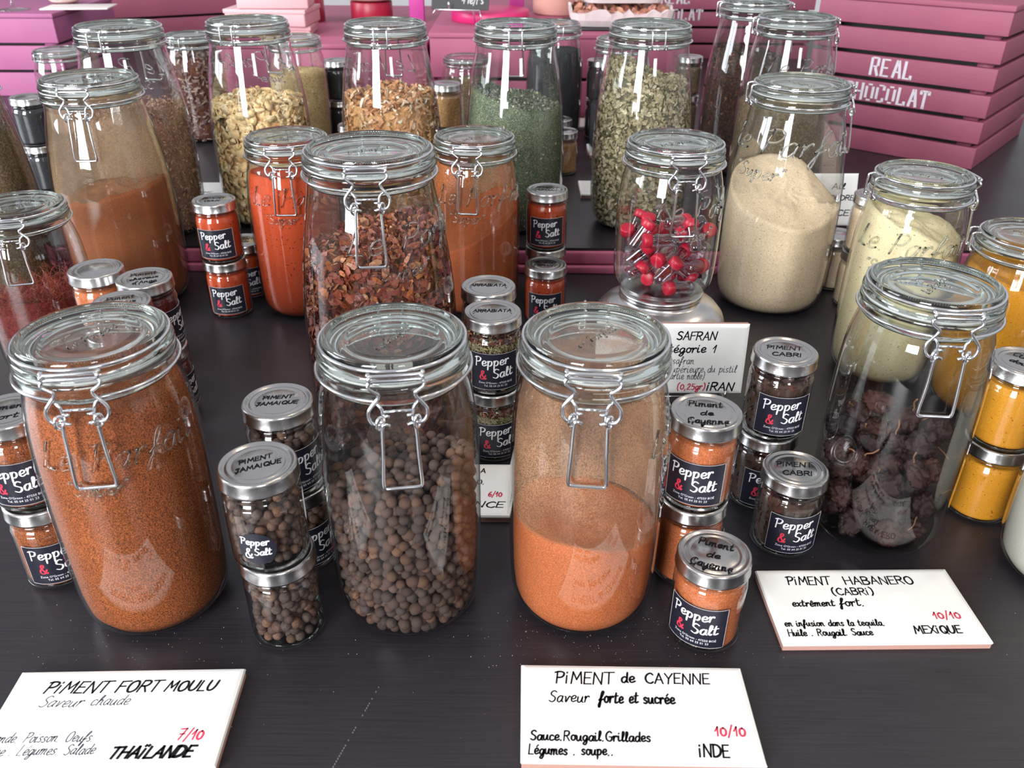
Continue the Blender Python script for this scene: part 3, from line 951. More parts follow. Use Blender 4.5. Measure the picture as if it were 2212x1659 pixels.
# ------------------------------------------------------------------ small shop jars with metal lids
TS = 0.0730
SPROF = [(0.0195, 0.0), (0.0232, 0.0008), (0.0250, 0.0030), (0.0256, 0.0065), (0.0257, 0.0465), (0.0253, 0.0518), (0.0244, 0.0548), (0.0237, 0.0563), (0.0246, 0.0578), (0.0244, 0.0596), (0.0234, 0.0608), (0.0232, 0.0640)]
small = {}
small['body'] = lathe([(v.x, v.y) for v in smooth_pts([Vector((r, z, 0)) for r, z in SPROF], 3)], 56, cap1=False)
small['foot'] = lathe([(0.0001, 0.0036), (0.016, 0.0033), (0.0215, 0.0030), (0.0226, 0.0018), (0.0200, 0.0008), (0.016, 0.0012), (0.0001, 0.0016)], 48)
LT = TS
small['lid'] = lathe([(0.0001, LT - 0.0006), (0.0150, LT - 0.0006), (0.0160, LT - 0.0012), (0.0172, LT - 0.0013), (0.0182, LT - 0.0006), (0.0196, LT - 0.0007), (0.0206, LT - 0.0016), (0.0218, LT - 0.0014), (0.0230, LT - 0.0002), (0.0242, LT - 0.0001),
                      (0.0252, LT - 0.0010), (0.0256, LT - 0.0024), (0.0256, LT - 0.0090), (0.0261, LT - 0.0098), (0.0261, LT - 0.0108), (0.0254, LT - 0.0112), (0.0246, LT - 0.0104), (0.0240, LT - 0.0030), (0.0001, LT - 0.0024)], 64)


def lid_text(lines, key):
    """handwriting on the lid; lines: (text, cap height, width)"""
    if key in small:
        return small[key]
    items = []
    y = 0.004 * (len(lines) - 1)
    for (t, h, W_) in lines:
        items.append((t, -W_ / 2, y - h * 0.3, h, W_, 0.00105, 0.15, 0.15, 0))
        y -= h * 1.75 if len(lines) > 2 else h * 2.0
    small[key] = text_mesh(items, lambda x, y: Vector((x, y, LT - 0.00035)))
    return small[key]


def label_meshes():
    rad = 0.0260
    f = cyl(rad)
    W2, z0, z1 = 0.0225, 0.0075, 0.0430
    V, F = [], []
    n = 28
    for i in range(n + 1):
        x = -W2 + 2 * W2 * i / n
        for z in (z0, z1):
            V.append(f(x, z))
    for i in range(n):
        F.append((2 * i, 2 * i + 2, 2 * i + 3, 2 * i + 1))
    small['label'] = mk(V, F)
    # thin pale cut edge of the sticker
    mb = MB()
    for (x0, y0, x1, y1) in ((-W2, z0, W2, z0), (-W2, z1, W2, z1), (-W2, z0, -W2, z1), (W2, z0, W2, z1)):
        k = 20
        mb.tube([cyl(0.02598)(x0 + (x1 - x0) * i / k, y0 + (y1 - y0) * i / k) for i in range(k + 1)], 0.00012, 4)
    small['label_edge'] = mb.mesh()
    g = cyl(0.02612)
    items = [('Pepper', -0.0175, 0.0305, 0.0088, 0.0315, 0.00135, 0.12, 0.55, 0.08),
             ('Salt', -0.0015, 0.0192, 0.0090, 0.0195, 0.00145, 0.12, 0.55, 0.08)]
    big_ = text_mesh(items, g)
    l1 = font_mesh("Zone O'Green - 47550 BOÉ", 0.0027, g, 0.001, 0.0136)
    l2 = font_mesh('Tel. 05 64 25 01 23', 0.0027, g, 0.001, 0.0106)
    small['print'] = join_meshes([big_, l1, l2])
    small['amp'] = text_mesh([('&', -0.0135, 0.0180, 0.0085, 0.0072, 0.0013, 0.1, 0.5, 0.05)], g)
    # round sticker
    V, F = [f(0, 0.030)], []
    n = 32
    for i in range(n):
        a = 2 * PI * i / n
        V.append(f(0.0128 * math.cos(a), 0.0225 + 0.0128 * math.sin(a)))
    V[0] = f(0, 0.0225)
    # ring in the middle so that the disc follows the curve
    for i in range(n):
        a = 2 * PI * i / n
        V.append(f(0.0064 * math.cos(a), 0.0225 + 0.0064 * math.sin(a)))
    for i in range(n):
        j = (i + 1) % n
        F.append((0, 1 + n + i, 1 + n + j)); F.append((1 + n + i, 1 + i, 1 + j, 1 + n + j))
    small['round_label'] = mk(V, F)
    small['round_print'] = text_mesh([('Pepper', -0.0103, 0.0258, 0.0056, 0.0195, 0.0010, 0.12, 0.5, 0.0), ('Salt', -0.0018, 0.0175, 0.0056, 0.0115, 0.0010, 0.12, 0.5, 0.0),
                                      ('&', -0.0085, 0.0150, 0.0080, 0.0065, 0.0010, 0.1, 0.5, 0.0)], g)


label_meshes()


def small_jar(loc, yaw, label, lid=None, sticker='square', cover=None, group=None, lid_yaw=0.0):
    root = empty('spice_jar', loc, yaw)
    tag(root, label, 'jar', group)
    link('glass_body', small['body'], M['glass_small'], root)
    link('glass_foot', small['foot'], M['lid_glass'], root)
    ld = link('metal_lid', small['lid'], M['lid_metal'], root)
    if lid:
        t = link('handwriting', lid, M['ink'], ld)
        t.rotation_euler = (0, 0, lid_yaw - yaw)
    if sticker == 'square':
        s = link('label', small['label'], M['label'], root)
        link('label_edge', small['label_edge'], M['label_white'], s)
        link('lettering', small['print'], M['label_white'], s)
        link('ampersand', small['amp'], M['label_red'], s)
    elif sticker == 'round':
        s = link('round_label', small['round_label'], M['label'], root)
        link('lettering', small['round_print'], M['label_white'], s)
    return root


SIN = SPROF
small_fill = {}


def small_powder(key, m, top=0.0565, seed=1, rough=0.0008):
    if key not in small_fill:
        small_fill[key] = (content_solid(SIN, top, heap(top, 0.02, 0.03, rough, 90, seed), 48, off=0.0018, z0=0.0042, rings=8), m)
    return small_fill[key]


# ================================================================== STRUCTURE
# front display table
mb = MB().box(-1.35, 1.5, 0.05, 1.15, -0.03, 0.0)
mb.build('display_table', M['table'], smooth=False)
tag(bpy.data.objects['display_table'], 'matt black table top carrying the front rows of spice jars', 'table')
# raised platform of the back rows: black board on pink slats
plat = empty('display_platform', (0, 1.11, 0))
tag(plat, 'low black platform edged with pink slats behind the front spice jars', 'platform')
MB().box(-1.8, 2.2, 0.001, 1.9, 0.0325, 0.0355).build('black_board', M['table'], plat, False)
MB().box(-1.1, 0.165, -0.003, 0.020, 0.0125, 0.0312, bev=0.0030).build('slat', M['pink'], plat)
MB().box(0.235, 1.4, -0.003, 0.020, 0.0125, 0.0312, bev=0.0030).build('slat', M['pink'], plat)
MB().box(-1.1, 1.4, -0.008, 0.022, 0.0002, 0.0112, bev=0.002).build('slat', M['pink'], plat)
MB().box(0.195, 0.215, 0.010, 0.030, 0.0103, 0.0312).build('upright', M['pink'], plat)
MB().box(-1.78, 2.15, 0.03, 1.88, 0.0002, 0.0312).build('frame_underside', M['slate'], plat, False)
o = MB().box(-6, 6, -4, 9, -0.86, -0.84).build('floor', M['floor'], None, False); tag(o, kind='structure')
tr = empty('table_legs', (0, 0, 0))
bpy.data.objects.remove(tr)
tl = bpy.data.objects['display_table']
for (x, y) in ((-1.2, 0.15), (1.35, 0.15), (-1.2, 1.05), (1.35, 1.05)):
    MB().box(x - .03, x + .03, y - .03, y + .03, -0.84, -0.03).build('leg', M['table'], tl, False)
for (x, y) in ((-1.7, 0.12), (2.1, 0.12), (-1.7, 1.8), (2.1, 1.8)):
    MB().box(x - .03, x + .03, y - .03, y + .03, -0.84, 0.0).build('leg', M['table'], plat, False)
# walls with window openings behind and to the left of the photographer
def wall_with_windows(name, wins, along, const, lo, hi, z0=-0.84, z1=2.9, th_=0.12):
    mb = MB()
    def bx(a0, a1, b0, b1):
        if a1 - a0 < 1e-4 or b1 - b0 < 1e-4: return
        if along == 'x': mb.box(a0, a1, const - th_, const, b0, b1)
        else: mb.box(const - th_, const, a0, a1, b0, b1)
    cur = lo
    for (a0, a1, b0, b1) in sorted(wins):
        bx(cur, a0, z0, z1); bx(a0, a1, z0, b0); bx(a0, a1, b1, z1); cur = a1
    bx(cur, hi, z0, z1)
    o = mb.build(name, M['wall'], None, False); tag(o, kind='structure')
    return o
wall_with_windows('wall_back', [(-2.58, -1.02, 0.07, 2.43), (0.62, 1.28, 0.87, 2.43)], 'x', -2.30, -3.6, 3.6)
wall_with_windows('wall_left', [(0.02, 1.68, 0.27, 2.33)], 'y', -3.35, -2.42, 6.0)
for k, (x0, x1, zs_) in enumerate(((-2.58, -1.02, 0.07), (0.62, 1.28, 0.87))):
    f_ = MB()
    f_.box(x0, x1, -2.36, -2.30, zs_, zs_ + .04); f_.box(x0, x1, -2.36, -2.30, 2.39, 2.43)
    f_.box(x0, x0 + .04, -2.36, -2.30, zs_, 2.43); f_.box(x1 - .04, x1, -2.36, -2.30, zs_, 2.43)
    f_.box(x0, x1, -2.36, -2.30, 1.58, 1.62)
    tag(f_.build('window_%d' % (k + 1), M['frame'], None, False), kind='structure')
f_ = MB()
f_.box(-3.41, -3.35, 0.02, 1.68, 0.27, 0.31); f_.box(-3.41, -3.35, 0.02, 1.68, 2.29, 2.33); f_.box(-3.41, -3.35, 0.82, 0.88, 0.27, 2.33)
tag(f_.build('window_3', M['frame'], None, False), kind='structure')
# small warm ceiling spots
for k, (x, y) in enumerate(((0.9, -0.4), (1.5, 0.5), (0.4, 0.9), (1.9, 1.5))):
    sp = empty('ceiling_spot', (x, y, 2.3))
    tag(sp, 'small warm ceiling spotlight', 'lamp', 'warm ceiling spots above the table')
    link('housing', lathe([(0.045, 0.02), (0.05, 0.06), (0.045, 0.12)], 24), M['frame'], sp)
    a_ = area('spot_light', (x, y, 2.305), (x, y, 0), 0.08, 0.08, 4.0, (1.0, 0.78, 0.52), 'DISK')

# ================================================================== CRATES AND BACKGROUND
def oriented(o, x, y, rz):
    o.location = (x, y, 0.0355); o.rotation_euler = (0, 0, rz)
    return o

def crate(loc, rz, W_, D_, H_, slats, label, m, wall_t=0.012, top=True, gap=0.007, name='slatted_crate'):
    """origin at the front right bottom corner, front along -x, depth along +y"""
    root = empty(name, loc, rz)
    tag(root, label, 'crate')
    hs = (H_ - gap * (slats - 1)) / slats
    for i in range(slats):
        z = i * (hs + gap)
        MB().box(-W_, 0, 0, wall_t, z, z + hs, bev=0.0015).build('slat', m, root)
        MB().box(-wall_t, 0.0, wall_t + .0004, D_, z, z + hs, bev=0.0015).build('slat', m, root)
        if i == slats - 1 or i == 0:
            MB().box(-W_, -W_ + wall_t, wall_t + .0004, D_, z, z + hs, bev=0.0015).build('slat', m, root)
            MB().box(-W_, 0, D_ + .0004, D_ + wall_t, z, z + hs, bev=0.0015).build('slat', m, root)
    for x in (-W_ + wall_t + .001, -wall_t - 0.026):
        MB().box(x, x + 0.024, wall_t + .0005, wall_t + 0.024, 0, H_ - .002).build('corner_post', m, root)
    MB().box(-W_ + wall_t, -wall_t, wall_t + .026, D_ - .002, 0.004, H_ - 0.03).build('gap_shade_box', M['slate'], root, False)  # added dark box: its colour stands in for shade behind the slat gaps
    if top:
        MB().box(-W_ - .002, .002, -.002, D_ + wall_t, H_ + .0003, H_ + 0.0102, bev=0.002).build('top_board', m, root)
    return root

def stencil(text, h, W_):
    """slab stencil letters made of heavy bars"""
    S = {'R': [(0, 0, 0, 10), (0, 10, 4, 10), (4, 10, 4, 5.6), (1.2, 5.2, 3.8, 5.2), (2.6, 4.6, 4.6, 0)], 'E': [(0, 0, 0, 10), (1, 9.6, 4.6, 9.6), (1, 5, 3.6, 5), (1, .4, 4.6, .4)], 'A': [(.4, 0, 2.2, 10), (2.9, 10, 4.9, 0), (1.6, 3.4, 3.6, 3.4)],
         'L': [(0.3, 0, .3, 10), (1.2, .4, 4.4, .4), (4.4, 0, 4.4, 2.4)], 'C': [(0.3, 1.6, .3, 8.4), (1, 9.6, 4.2, 9.6), (1, .4, 4.2, .4), (4.4, 7, 4.4, 9.6), (4.4, .4, 4.4, 2.6)], 'H': [(0.2, 0, .2, 10), (4.4, 0, 4.4, 10), (1.2, 5, 3.4, 5)],
         'O': [(0.2, 1.6, .2, 8.4), (4.4, 1.6, 4.4, 8.4), (1, 9.5, 3.6, 9.5), (1, .5, 3.6, .5)], 'T': [(2.4, 0, 2.4, 9), (0, 9.6, 4.8, 9.6), (0, 7.6, 0, 9.8), (4.8, 7.6, 4.8, 9.8), (1.4, .2, 3.4, .2)]}
    mb = MB(); x = 0; k = h / 10
    for ch in text:
        for (a, b, c, d) in S[ch]:
            vert = abs(c - a) < abs(d - b)
            ribbon(mb, [Vector(((x + a) * k, b * k, 0)), Vector(((x + c) * k, d * k, 0))], k * (2.3 if vert else 1.25), 0, False)
        x += 6.9
    fx = W_ / (x * k)
    return [Vector((v.x * fx, v.y, 0)) for v in mb.v], mb.f

# right crate REAL CHOCOLAT
dirv = Vector((0.7635, -0.6458, 0))
rzr = math.atan2(dirv.y, dirv.x)
cr = crate((0.8175, 1.5045, 0.0357), rzr, 0.328, 0.33, 0.2590, 6, 'pink slatted crate with white REAL CHOCOLAT stencil, right of the table', M['pink_deep'])
def put_stencil(parent, text, x, z, h, W_):
    V, F = stencil(text, h, W_)
    me = mk([(x + v.x, -0.0008, z + v.y) for v in V], F, False)
    link('stencil_lettering', me, M['white_stencil'], parent)
put_stencil(cr, 'REAL', -0.2110, 0.1365, 0.0305, 0.0790)
put_stencil(cr, 'CHOCOLAT', -0.2510, 0.0915, 0.0305, 0.1570)
# crate behind it
cb = crate((0.86, 2.64, 0.0357), 0.0, 0.62, 0.25, 0.26, 6, 'distant pink slatted crate with a faint white stencil behind the herb jar', M['pink_deep'])
put_stencil(cb, 'REAL', -0.44, 0.148, 0.030, 0.085)
put_stencil(cb, 'CHOCOLAT', -0.49, 0.104, 0.030, 0.175)
# left crate
crate((-1.045, 2.07, 0.0357), R(1), 0.9, 0.33, 0.170, 3, 'low pink slatted crate in the far left corner', M['pink_cool'], gap=0.006)
bk = crate((-0.86, 2.98, 0.0357), R(28), 0.60, 0.20, 0.235, 3, 'dark pink crate turned away behind the left crate', M['pink_deep'], top=False)
# centre crates
crate((-0.184, 1.872, 0.0357), 0.0, 0.43, 0.66, 0.139, 1, 'pink box crate standing behind the orange flake jar', M['pink'])
crate((0.355, 1.872, 0.0357), 0.0, 0.53, 0.68, 0.162, 2, 'wide pink crate behind the green herb jars', M['pink'])

# things standing on the crates
def disc_thing(name, loc, r, h, m, label, cat, group=None):
    o = link(name, lathe([(r * .98, 0), (r, 0.001), (r, h - 0.001), (r * .985, h)], 48), m)
    o.location = loc
    tag(o, label, cat, group)
    return o
HC = 0.0357 + 0.139 + 0.0104
HC2 = 0.0357 + 0.162 + 0.0104
disc_thing('cake_riser', (-0.285, 2.00, HC), 0.055, 0.022, M['magenta'], 'small magenta round riser on the left middle crate', 'riser')
disc_thing('cake_riser', (-0.055, 2.08, HC2), 0.088, 0.022, M['magenta'], 'wide magenta round riser under the slate sign', 'riser')
disc_thing('cake_riser', (-0.345, 2.225, HC), 0.05, 0.045, M['darkred'], 'dark red round riser holding a plate, left of the magenta riser', 'riser')
disc_thing('cake_riser', (-0.520, 2.225, HC), 0.06, 0.05, M['darkred'], 'dark red round riser farther back between the plates', 'riser')
for k, (x, y, z, r) in enumerate(((-0.345, 2.225, HC + 0.0455, 0.070), (-0.520, 2.225, HC + 0.0505, 0.062))):
    o = link('plate', lathe([(r * .35, 0), (r * .55, 0.001), (r * .9, 0.006), (r, 0.010), (r * .985, 0.0115), (r * .85, 0.008), (r * .5, 0.004), (0.0001, 0.0035)], 48), M['plate'])
    o.location = (x, y, z)
    tag(o, ['shallow stoneware plate on the nearer dark red riser', 'shallow stoneware plate on the farther dark red riser'][k], 'plate')
for k, (x, y, z) in enumerate(((-0.235, 2.22, HC), (0.005, 2.24, HC2))):
    o = MB().box(x - .018, x + .018, y - .01, y + .01, z, z + 0.28, bev=0.002).build('post', M['magenta_post'])
    tag(o, ['violet pink upright post left of the slate sign', 'violet pink upright post right of the slate sign'][k], 'post')
# rose boxes at upper left centre
for k, (x, y, z, a, W_, D_, H_) in enumerate(((-0.525, 2.02, HC, 3, .16, .11, .020), (-0.530, 2.02, HC + .0205, -4, .175, .12, .034), (-0.52, 2.02, HC + .055, 5, .15, .11, .030))):
    g_ = MB().box(-W_ / 2, W_ / 2, -D_ / 2, D_ / 2, 0, H_, bev=0.003)
    o = g_.build('gift_box', M['rose_box']); o.location = (x, y, z); o.rotation_euler = (0, 0, R(a))
    tag(o, ['thin pale rose box at the bottom of the box stack', 'flat pale rose box in the middle of the stack', 'flat pale rose box on top of the stack'][k], 'box')
    MB().box(-W_ / 2 - .002, W_ / 2 + .002, -D_ / 2 - .002, D_ / 2 + .002, H_ - .008, H_ + .0002, bev=0.001).build('lid', M['rose_box'], o)
# salmon pot
o = link('plaster_pot', lathe([(0.055, 0), (0.06, 0.004), (0.066, 0.09), (0.0665, 0.12), (0.062, 0.12), (0.06, 0.02), (0.0001, 0.018)], 48), M['terracotta'])
o.location = (0.105, 2.20, HC2); tag(o, 'salmon pink plaster pot behind the green herb jar', 'pot')
# paper lined baskets
def basket(loc, W_, D_, H_, label, rz=0):
    root = empty('paper_tray', loc, rz)
    tag(root, label, 'tray')
    V, F = [], []
    n = 60
    rr = random.Random(int(W_ * 1000))
    def pt(a, s, z):
        c, s_ = math.cos(a), math.sin(a)
        q = max(abs(c), abs(s_))
        k = (abs(c) ** 6 + abs(s_) ** 6) ** (-1 / 6)
        return (W_ / 2 * c * k * s, D_ / 2 * s_ * k * s, z)
    wob = [rr.uniform(-.006, .006) for _ in range(n)]
    for (s, z) in ((0.9, 0), (0.97, H_ * .4), (1.0, H_), (0.95, H_ * .98), (0.92, H_ * .5)):
        for i in range(n):
            V.append(pt(2 * PI * i / n, s + (wob[i] if 0 < z < H_ * 1.1 else 0), z + (wob[(i * 3) % n] if z > H_ * .6 else 0)))
    for k in range(4):
        for i in range(n):
            j = (i + 1) % n
            F.append((k * n + i, k * n + j, (k + 1) * n + j, (k + 1) * n + i))
    F.append(tuple(reversed(range(n))))
    link('paper_lining', mk(V, F, False), M['basket_paper'], root)
    rr = random.Random(4)
    V, F = [], []
    for i in range(160):
        v, f = piece_leaf(rr, 0.010)
        m_ = rand_rot(rr); p = Vector((rr.uniform(-.44, .44) * W_, rr.uniform(-.42, .42) * D_, H_ * rr.uniform(.86, 1.0)))
        b = len(V)
        V += [m_ @ Vector(q) + p for q in v]; F += [tuple(b + i for i in g) for g in f]
    MB().box(-W_ * .42, W_ * .42, -D_ * .4, D_ * .4, 0.004, H_ * .86).build('filling_base', M['rose_box'], root, False)
    o = link('dried_flowers', mk(V, F), flakes_mat('tray_flakes', [(.45, .16, .1), (.6, .3, .2), (.5, .2, .16)]), root); o['kind'] = 'stuff'
    return root
basket((0.230, 2.00, HC2 + 0.0062), 0.225, 0.17, 0.030, 'pale paper lined tray of dried petals on the wide crate', R(-2))
MB().box(-.12, .125, -.09, .08, -.0055, .0).build('wooden_board', M['slate']).location = (0.230, 2.00, HC2 + 0.0058)
tag(bpy.data.objects['wooden_board'], 'dark board under the paper lined tray', 'board')
basket((0.230, 2.01, HC2 + 0.050), 0.18, 0.14, 0.045, 'second smaller paper lined tray stacked on the first', R(4))
# slate price sign on a wire holder
sg = empty('slate_sign', (-0.118, 1.960, HC2 + 0.0002), R(-8)); tag(sg, 'small black slate with chalk writing on a wire holder', 'sign')
mm = Matrix.Rotation(R(-18), 4, 'X')
MB().box(-0.062, 0.062, -0.002, 0.002, 0.034, 0.13, mm).build('slate_board', M['slate'], sg, False)
MB().tube([(-.055, -.012, 0.024), (-.05, -.006, 0.034), (.045, -.006, 0.034), (.05, -.012, 0.02), (.05, .0, 0.001)], 0.0014, 6).tube([(-.02, -.006, 0.034), (-.02, -.01, 0.05)], 0.0014, 6).tube([(.03, .0, 0.034), (.03, .03, 0.001)], 0.0014, 6).build('wire_holder', M['wire'], sg)
me = text_mesh([('49e/Fs', 0.004, 0.046, 0.018, 0.048, 0.0022, 0.1, 0.2, 0), ('F', -.02, 0.078, 0.02, None, 0.002, 0, 0.2, 0), ('el', 0.01, 0.08, 0.016, None, 0.002, 0.1, 0.2, 0)], lambda x, y: mm @ Vector((x, -0.0024, y)))
link('chalk_writing', me, M['chalk'], sg)
# glass foot, white card and ladle-like things on the left crate
HL = 0.0357 + 0.170 + 0.0105
o = link('stemmed_glass', lathe([(0.034, 0), (0.035, 0.0012), (0.02, 0.003), (0.005, 0.006), (0.0035, 0.02), (0.0035, 0.08), (0.02, 0.095), (0.035, 0.12), (0.034, 0.15)], 40, cap1=False), M['glass_small'])
o.location = (-1.16, 2.13, HL); tag(o, 'stemmed glass standing on the far left crate', 'glass')
o = MB().box(-.075, .075, -.045, .045, 0, .003, bev=0.0008).build('white_card', M['white_paper']); o.location = (-1.03, 2.18, HL); o.rotation_euler = (0, 0, R(8))
tag(o, 'blank off-white card lying on the far left crate', 'card')
o = link('small_dish', lathe([(0.015, 0), (0.03, 0.004), (0.036, 0.010), (0.034, 0.010), (0.0001, 0.004)], 32), M['plate']); o.location = (-1.10, 2.26, HL); tag(o, 'little pale dish beside the glass on the left crate', 'dish')

# ================================================================== TILES WITH HANDWRITING
def tile(loc, yaw, label, items_black, items_red, W_=0.150, D_=0.075, tilt=None, items_pen=()):
    """origin at the far left corner, x to the right, y towards the back; text y is negative"""
    root = empty('ceramic_tile', (loc[0], loc[1], loc[2]), yaw)
    if tilt is not None:
        root.rotation_euler = (tilt, 0, yaw)
    tag(root, label, 'tile')
    MB().box(0.0006, W_ - .0006, -D_ + .0006, -.0006, 0.0, 0.0048).build('biscuit', M['biscuit'], root, False)
    # glazed face: slightly cushioned edge
    V, F = [], []
    def ring(ins, z):
        b = len(V)
        V.extend([(ins, -D_ + ins, z), (W_ - ins, -D_ + ins, z), (W_ - ins, -ins, z), (ins, -ins, z)])
        return b
    rs = [ring(0.0004, 0.0042), ring(0, 0.0056), ring(0.0008, 0.0071), ring(0.0030, 0.0078), ring(0.0052, 0.0080)]
    for a, b in zip(rs, rs[1:]):
        for i in range(4):
            j = (i + 1) % 4
            F.append((a + i, a + j, b + j, b + i))
    F.append((rs[-1], rs[-1] + 1, rs[-1] + 2, rs[-1] + 3))
    F.append((rs[0] + 3, rs[0] + 2, rs[0] + 1, rs[0]))
    link('glaze', mk(V, F, False), M['tile'], root)
    mp = lambda x, y: Vector((x, y, 0.00815))
    def conv(items, pen):
        out = []
        for (t, x0, y0, x1, h, st, sl) in items:
            out.append((t, x0 / 1000, y0 / 1000, h / 1000, (x1 - x0) / 1000, st * 1.22 / 1000, sl, 0.12, 0))
        return out
    if items_black: link('handwriting', text_mesh(conv(items_black, 0), mp), M['ink'], root)
    if items_pen: link('handwriting', text_mesh(conv(items_pen, 0), mp), M['pen'], root)
    if items_red: link('score', text_mesh(conv(items_red, 0), mp), M['red_ink'], root)
    return root

tile((0.00747, 0.40438, 0), -0.01093, 'white tile handwritten PiMENT de CAYENNE, in front of the orange powder jar',
     [('P¡MENT', 23, -16.5, 63, 9.6, 1.15, .1), ('de', 67, -15, 77, 8.6, 1.15, .1), ('CAYENNE', 83, -15.4, 127, 8.4, 1.15, .1),
      ('Saveur', 18, -31.5, 45, 8.8, .8, .25), ('forte et', 51, -31.6, 77, 9, 1.15, .2), ('sucrée', 80, -31.8, 101, 8.5, 1.2, .1),
      ('Sauce.Rougail.Grillades', 6, -60.5, 81.5, 7, 1.0, .1), ('Légumes . soupe..', 5, -70.5, 57.6, 7, 1.0, .1), ('¡NDE', 109.5, -70.4, 128.7, 8.6, 1.3, .1)],
     [('10/10', 122, -55.4, 142, 7.6, 1.15, .1)])
tile((0.19063, 0.49886, 0), 0.02095, 'white tile handwritten PiMENT HABANERO (CABRi), at the right edge of the table',
     [('P¡MENT', 20.7, -17.6, 55, 8.6, 1.15, .1), ('HABANERO', 65, -17.6, 119, 8.2, 1.15, .0), ('(CABR¡)', 51.5, -28.6, 84, 7, 1.05, .0),
      ('extrêment', 17.5, -40, 49.5, 6.6, 1.0, .15), ('fort.', 53, -40, 72, 8, 1.0, .1), ('en infusion dans la tequila.', 6, -59.6, 79, 6, .85, .1),
      ('Huile . Rougail. Sauce', 6, -68.6, 67, 6.2, .9, .1), ('MEX¡QUE', 97.3, -67.3, 132, 7, 1.2, .1)],
     [('10/10', 117.3, -53.4, 138, 7.2, 1.1, .05)])
tile((-0.32955, 0.39518, 0), 0.02933, 'white tile handwritten PiMENT FORT MOULU, bottom left of the table',
     [('P¡MENT', 22.6, -19.2, 65, 9, 1.3, .25), ('FORT', 69.5, -19.4, 98, 9, 1.3, .25), ('MOULU', 101.4, -19, 135, 8, 1.3, .25), ('THAÏLANDE', 83.4, -68.6, 134, 7.6, 1.9, .3)],
     [('7/10', 121, -56.2, 137.4, 8, 1.15, .15)],
     items_pen=[('Saveur', 24, -30.3, 52, 8.6, .5, .45), ('chaude', 57, -29.4, 82, 8.2, .5, .35), ('Viande. Poisson. Oeufs.', -0 + 3, -56.5, 70.3, 7.4, .5, .3), ('Soupe . Légumes. Salade', 3, -65.6, 74, 7.4, .5, .3)])
tile((-0.1500, 0.6385, 0), -0.005, 'white tile scored 6/10 lying between the two front centre jars',
     [('Baharat', 10, -14, 40, 7, 1.1, .1), ('A', 122.0, -15.5, 127.3, 6.6, 1.1, .1), ('O.', 119.4, -32, 127, 6.6, .9, .1), ('FRANCE', 92, -64.5, 145, 7.6, 1.2, .15)],
     [('6/10', 130, -49.5, 142.5, 7.4, 1.0, .15)])
# the saffron tile leans on its little wire rest in front of the metal stand
ang = R(68)
tile((0.0820, 0.7490, 0.0995), R(0.5), 'white upright tile handwritten SAFRAN and iRAN, in front of the metal stand',
     [('SAFRAN', 79, -16, 119, 8.4, 1.3, .12), ('Catégorie 1', 58, -29.5, 120, 9, 1.2, .15), ('¡RAN', 114, -71, 142, 8.6, 1.5, .12)],
     [('(0,25gr)', 84, -70, 113, 7, 1.0, .1)], tilt=R(85),
     items_pen=[('Pur safran', 62, -42, 99, 8, .55, .15), ('partie supérieure du pistil', 50, -51, 142, 8, .55, .15), ('(partie noble)', 70, -58.5, 111, 8, .55, .15)])
rs = MB()
for x in (0.100, 0.214):
    rs.tube([(x, 0.731, 0.032), (x, 0.731, 0.0225), (x, 0.748, 0.0225), (x, 0.7535, 0.075)], 0.0012, 6)
    rs.tube([(x, 0.742, 0.0225), (x, 0.734, 0.0014)], 0.0012, 6)
    rs.tube([(x, 0.7535, 0.060), (x, 0.7540, 0.040), (x, 0.7545, 0.0014)], 0.0012, 6)
rs.tube([(0.100, 0.7375, 0.0212), (0.214, 0.7375, 0.0212)], 0.0012, 6)
rs = rs.build('wire_rest', M['wire'])
tag(rs, 'thin chrome wire rest under the saffron tile', 'stand')
# far tiles, partly seen
tile((-0.600, 1.375, 0.0357), R(2), 'white tile glimpsed behind the small red jars, foot of the garlic jar', [('POIVRE', 60, -60, 118, 7, 1.2, .1)], [])
tile((0.1085, 1.402, 0.0357), R(0), 'white tile whose left corner shows beside the foot of the grey-green leaf jar', [], [])
tile((0.140, 1.640, 0.0357), R(0), 'white tile corner seen farther back beside the grey-green leaf jar', [], [])
tile((0.045, 1.852, 0.0357), R(0), 'white tile lying at the foot of the wide pink crate', [], [])
tile((0.353, 1.2255, 0.1085), R(1), 'white upright tile with dark writing beside the small white jars',
     [('Ail', 112, -22, 132, 8, 1.3, .1), ('POUDRE', 104, -38, 146, 7, 1.3, .1), ('CE', 122, -60, 142, 8, 1.4, .1)], [], tilt=R(75))

# ================================================================== THE BIG JARS
P_ = {}
C = dict(
 rust=(0.275, 0.074, 0.022), cayenne=(0.48, 0.132, 0.047), paprika=(0.47, 0.060, 0.017), orange=(0.39, 0.092, 0.031), brown=(0.31, 0.100, 0.040),
 cream=(0.86, 0.66, 0.45), cream2=(0.82, 0.69, 0.42), turmeric=(0.60, 0.245, 0.016), white=(0.74, 0.70, 0.60), sand=(0.56, 0.40, 0.20))
M['rust'] = powder('rust_chili_powder', C['rust'], 1150, 0.75, None, 0.12, 1.0)
M['cayenne'] = powder('cayenne_powder', C['cayenne'], 1200, 0.35, ((0.36, 0.09, 0.03), 700, 0.76), 0.10)
M['paprika'] = powder('paprika_powder', C['paprika'], 1200, 0.10, ((0.16, 0.012, 0.006), 420, 0.76), 0.08, 0.3)
M['orange'] = powder('orange_spice_powder', C['orange'], 1200, 0.18, ((0.2, 0.03, 0.01), 500, 0.76), 0.2, 0.4)
M['brown'] = powder('brown_spice_powder', C['brown'], 1500, 0.3, None, 0.15)
M['cream'] = powder('garlic_powder', C['cream'], 500, 0.10, ((0.30, 0.22, 0.12), 600, 0.78), 0.12, 0.8)
M['cream2'] = powder('onion_powder', C['cream2'], 700, 0.08, ((0.38, 0.30, 0.14), 500, 0.77), 0.08, 0.4)
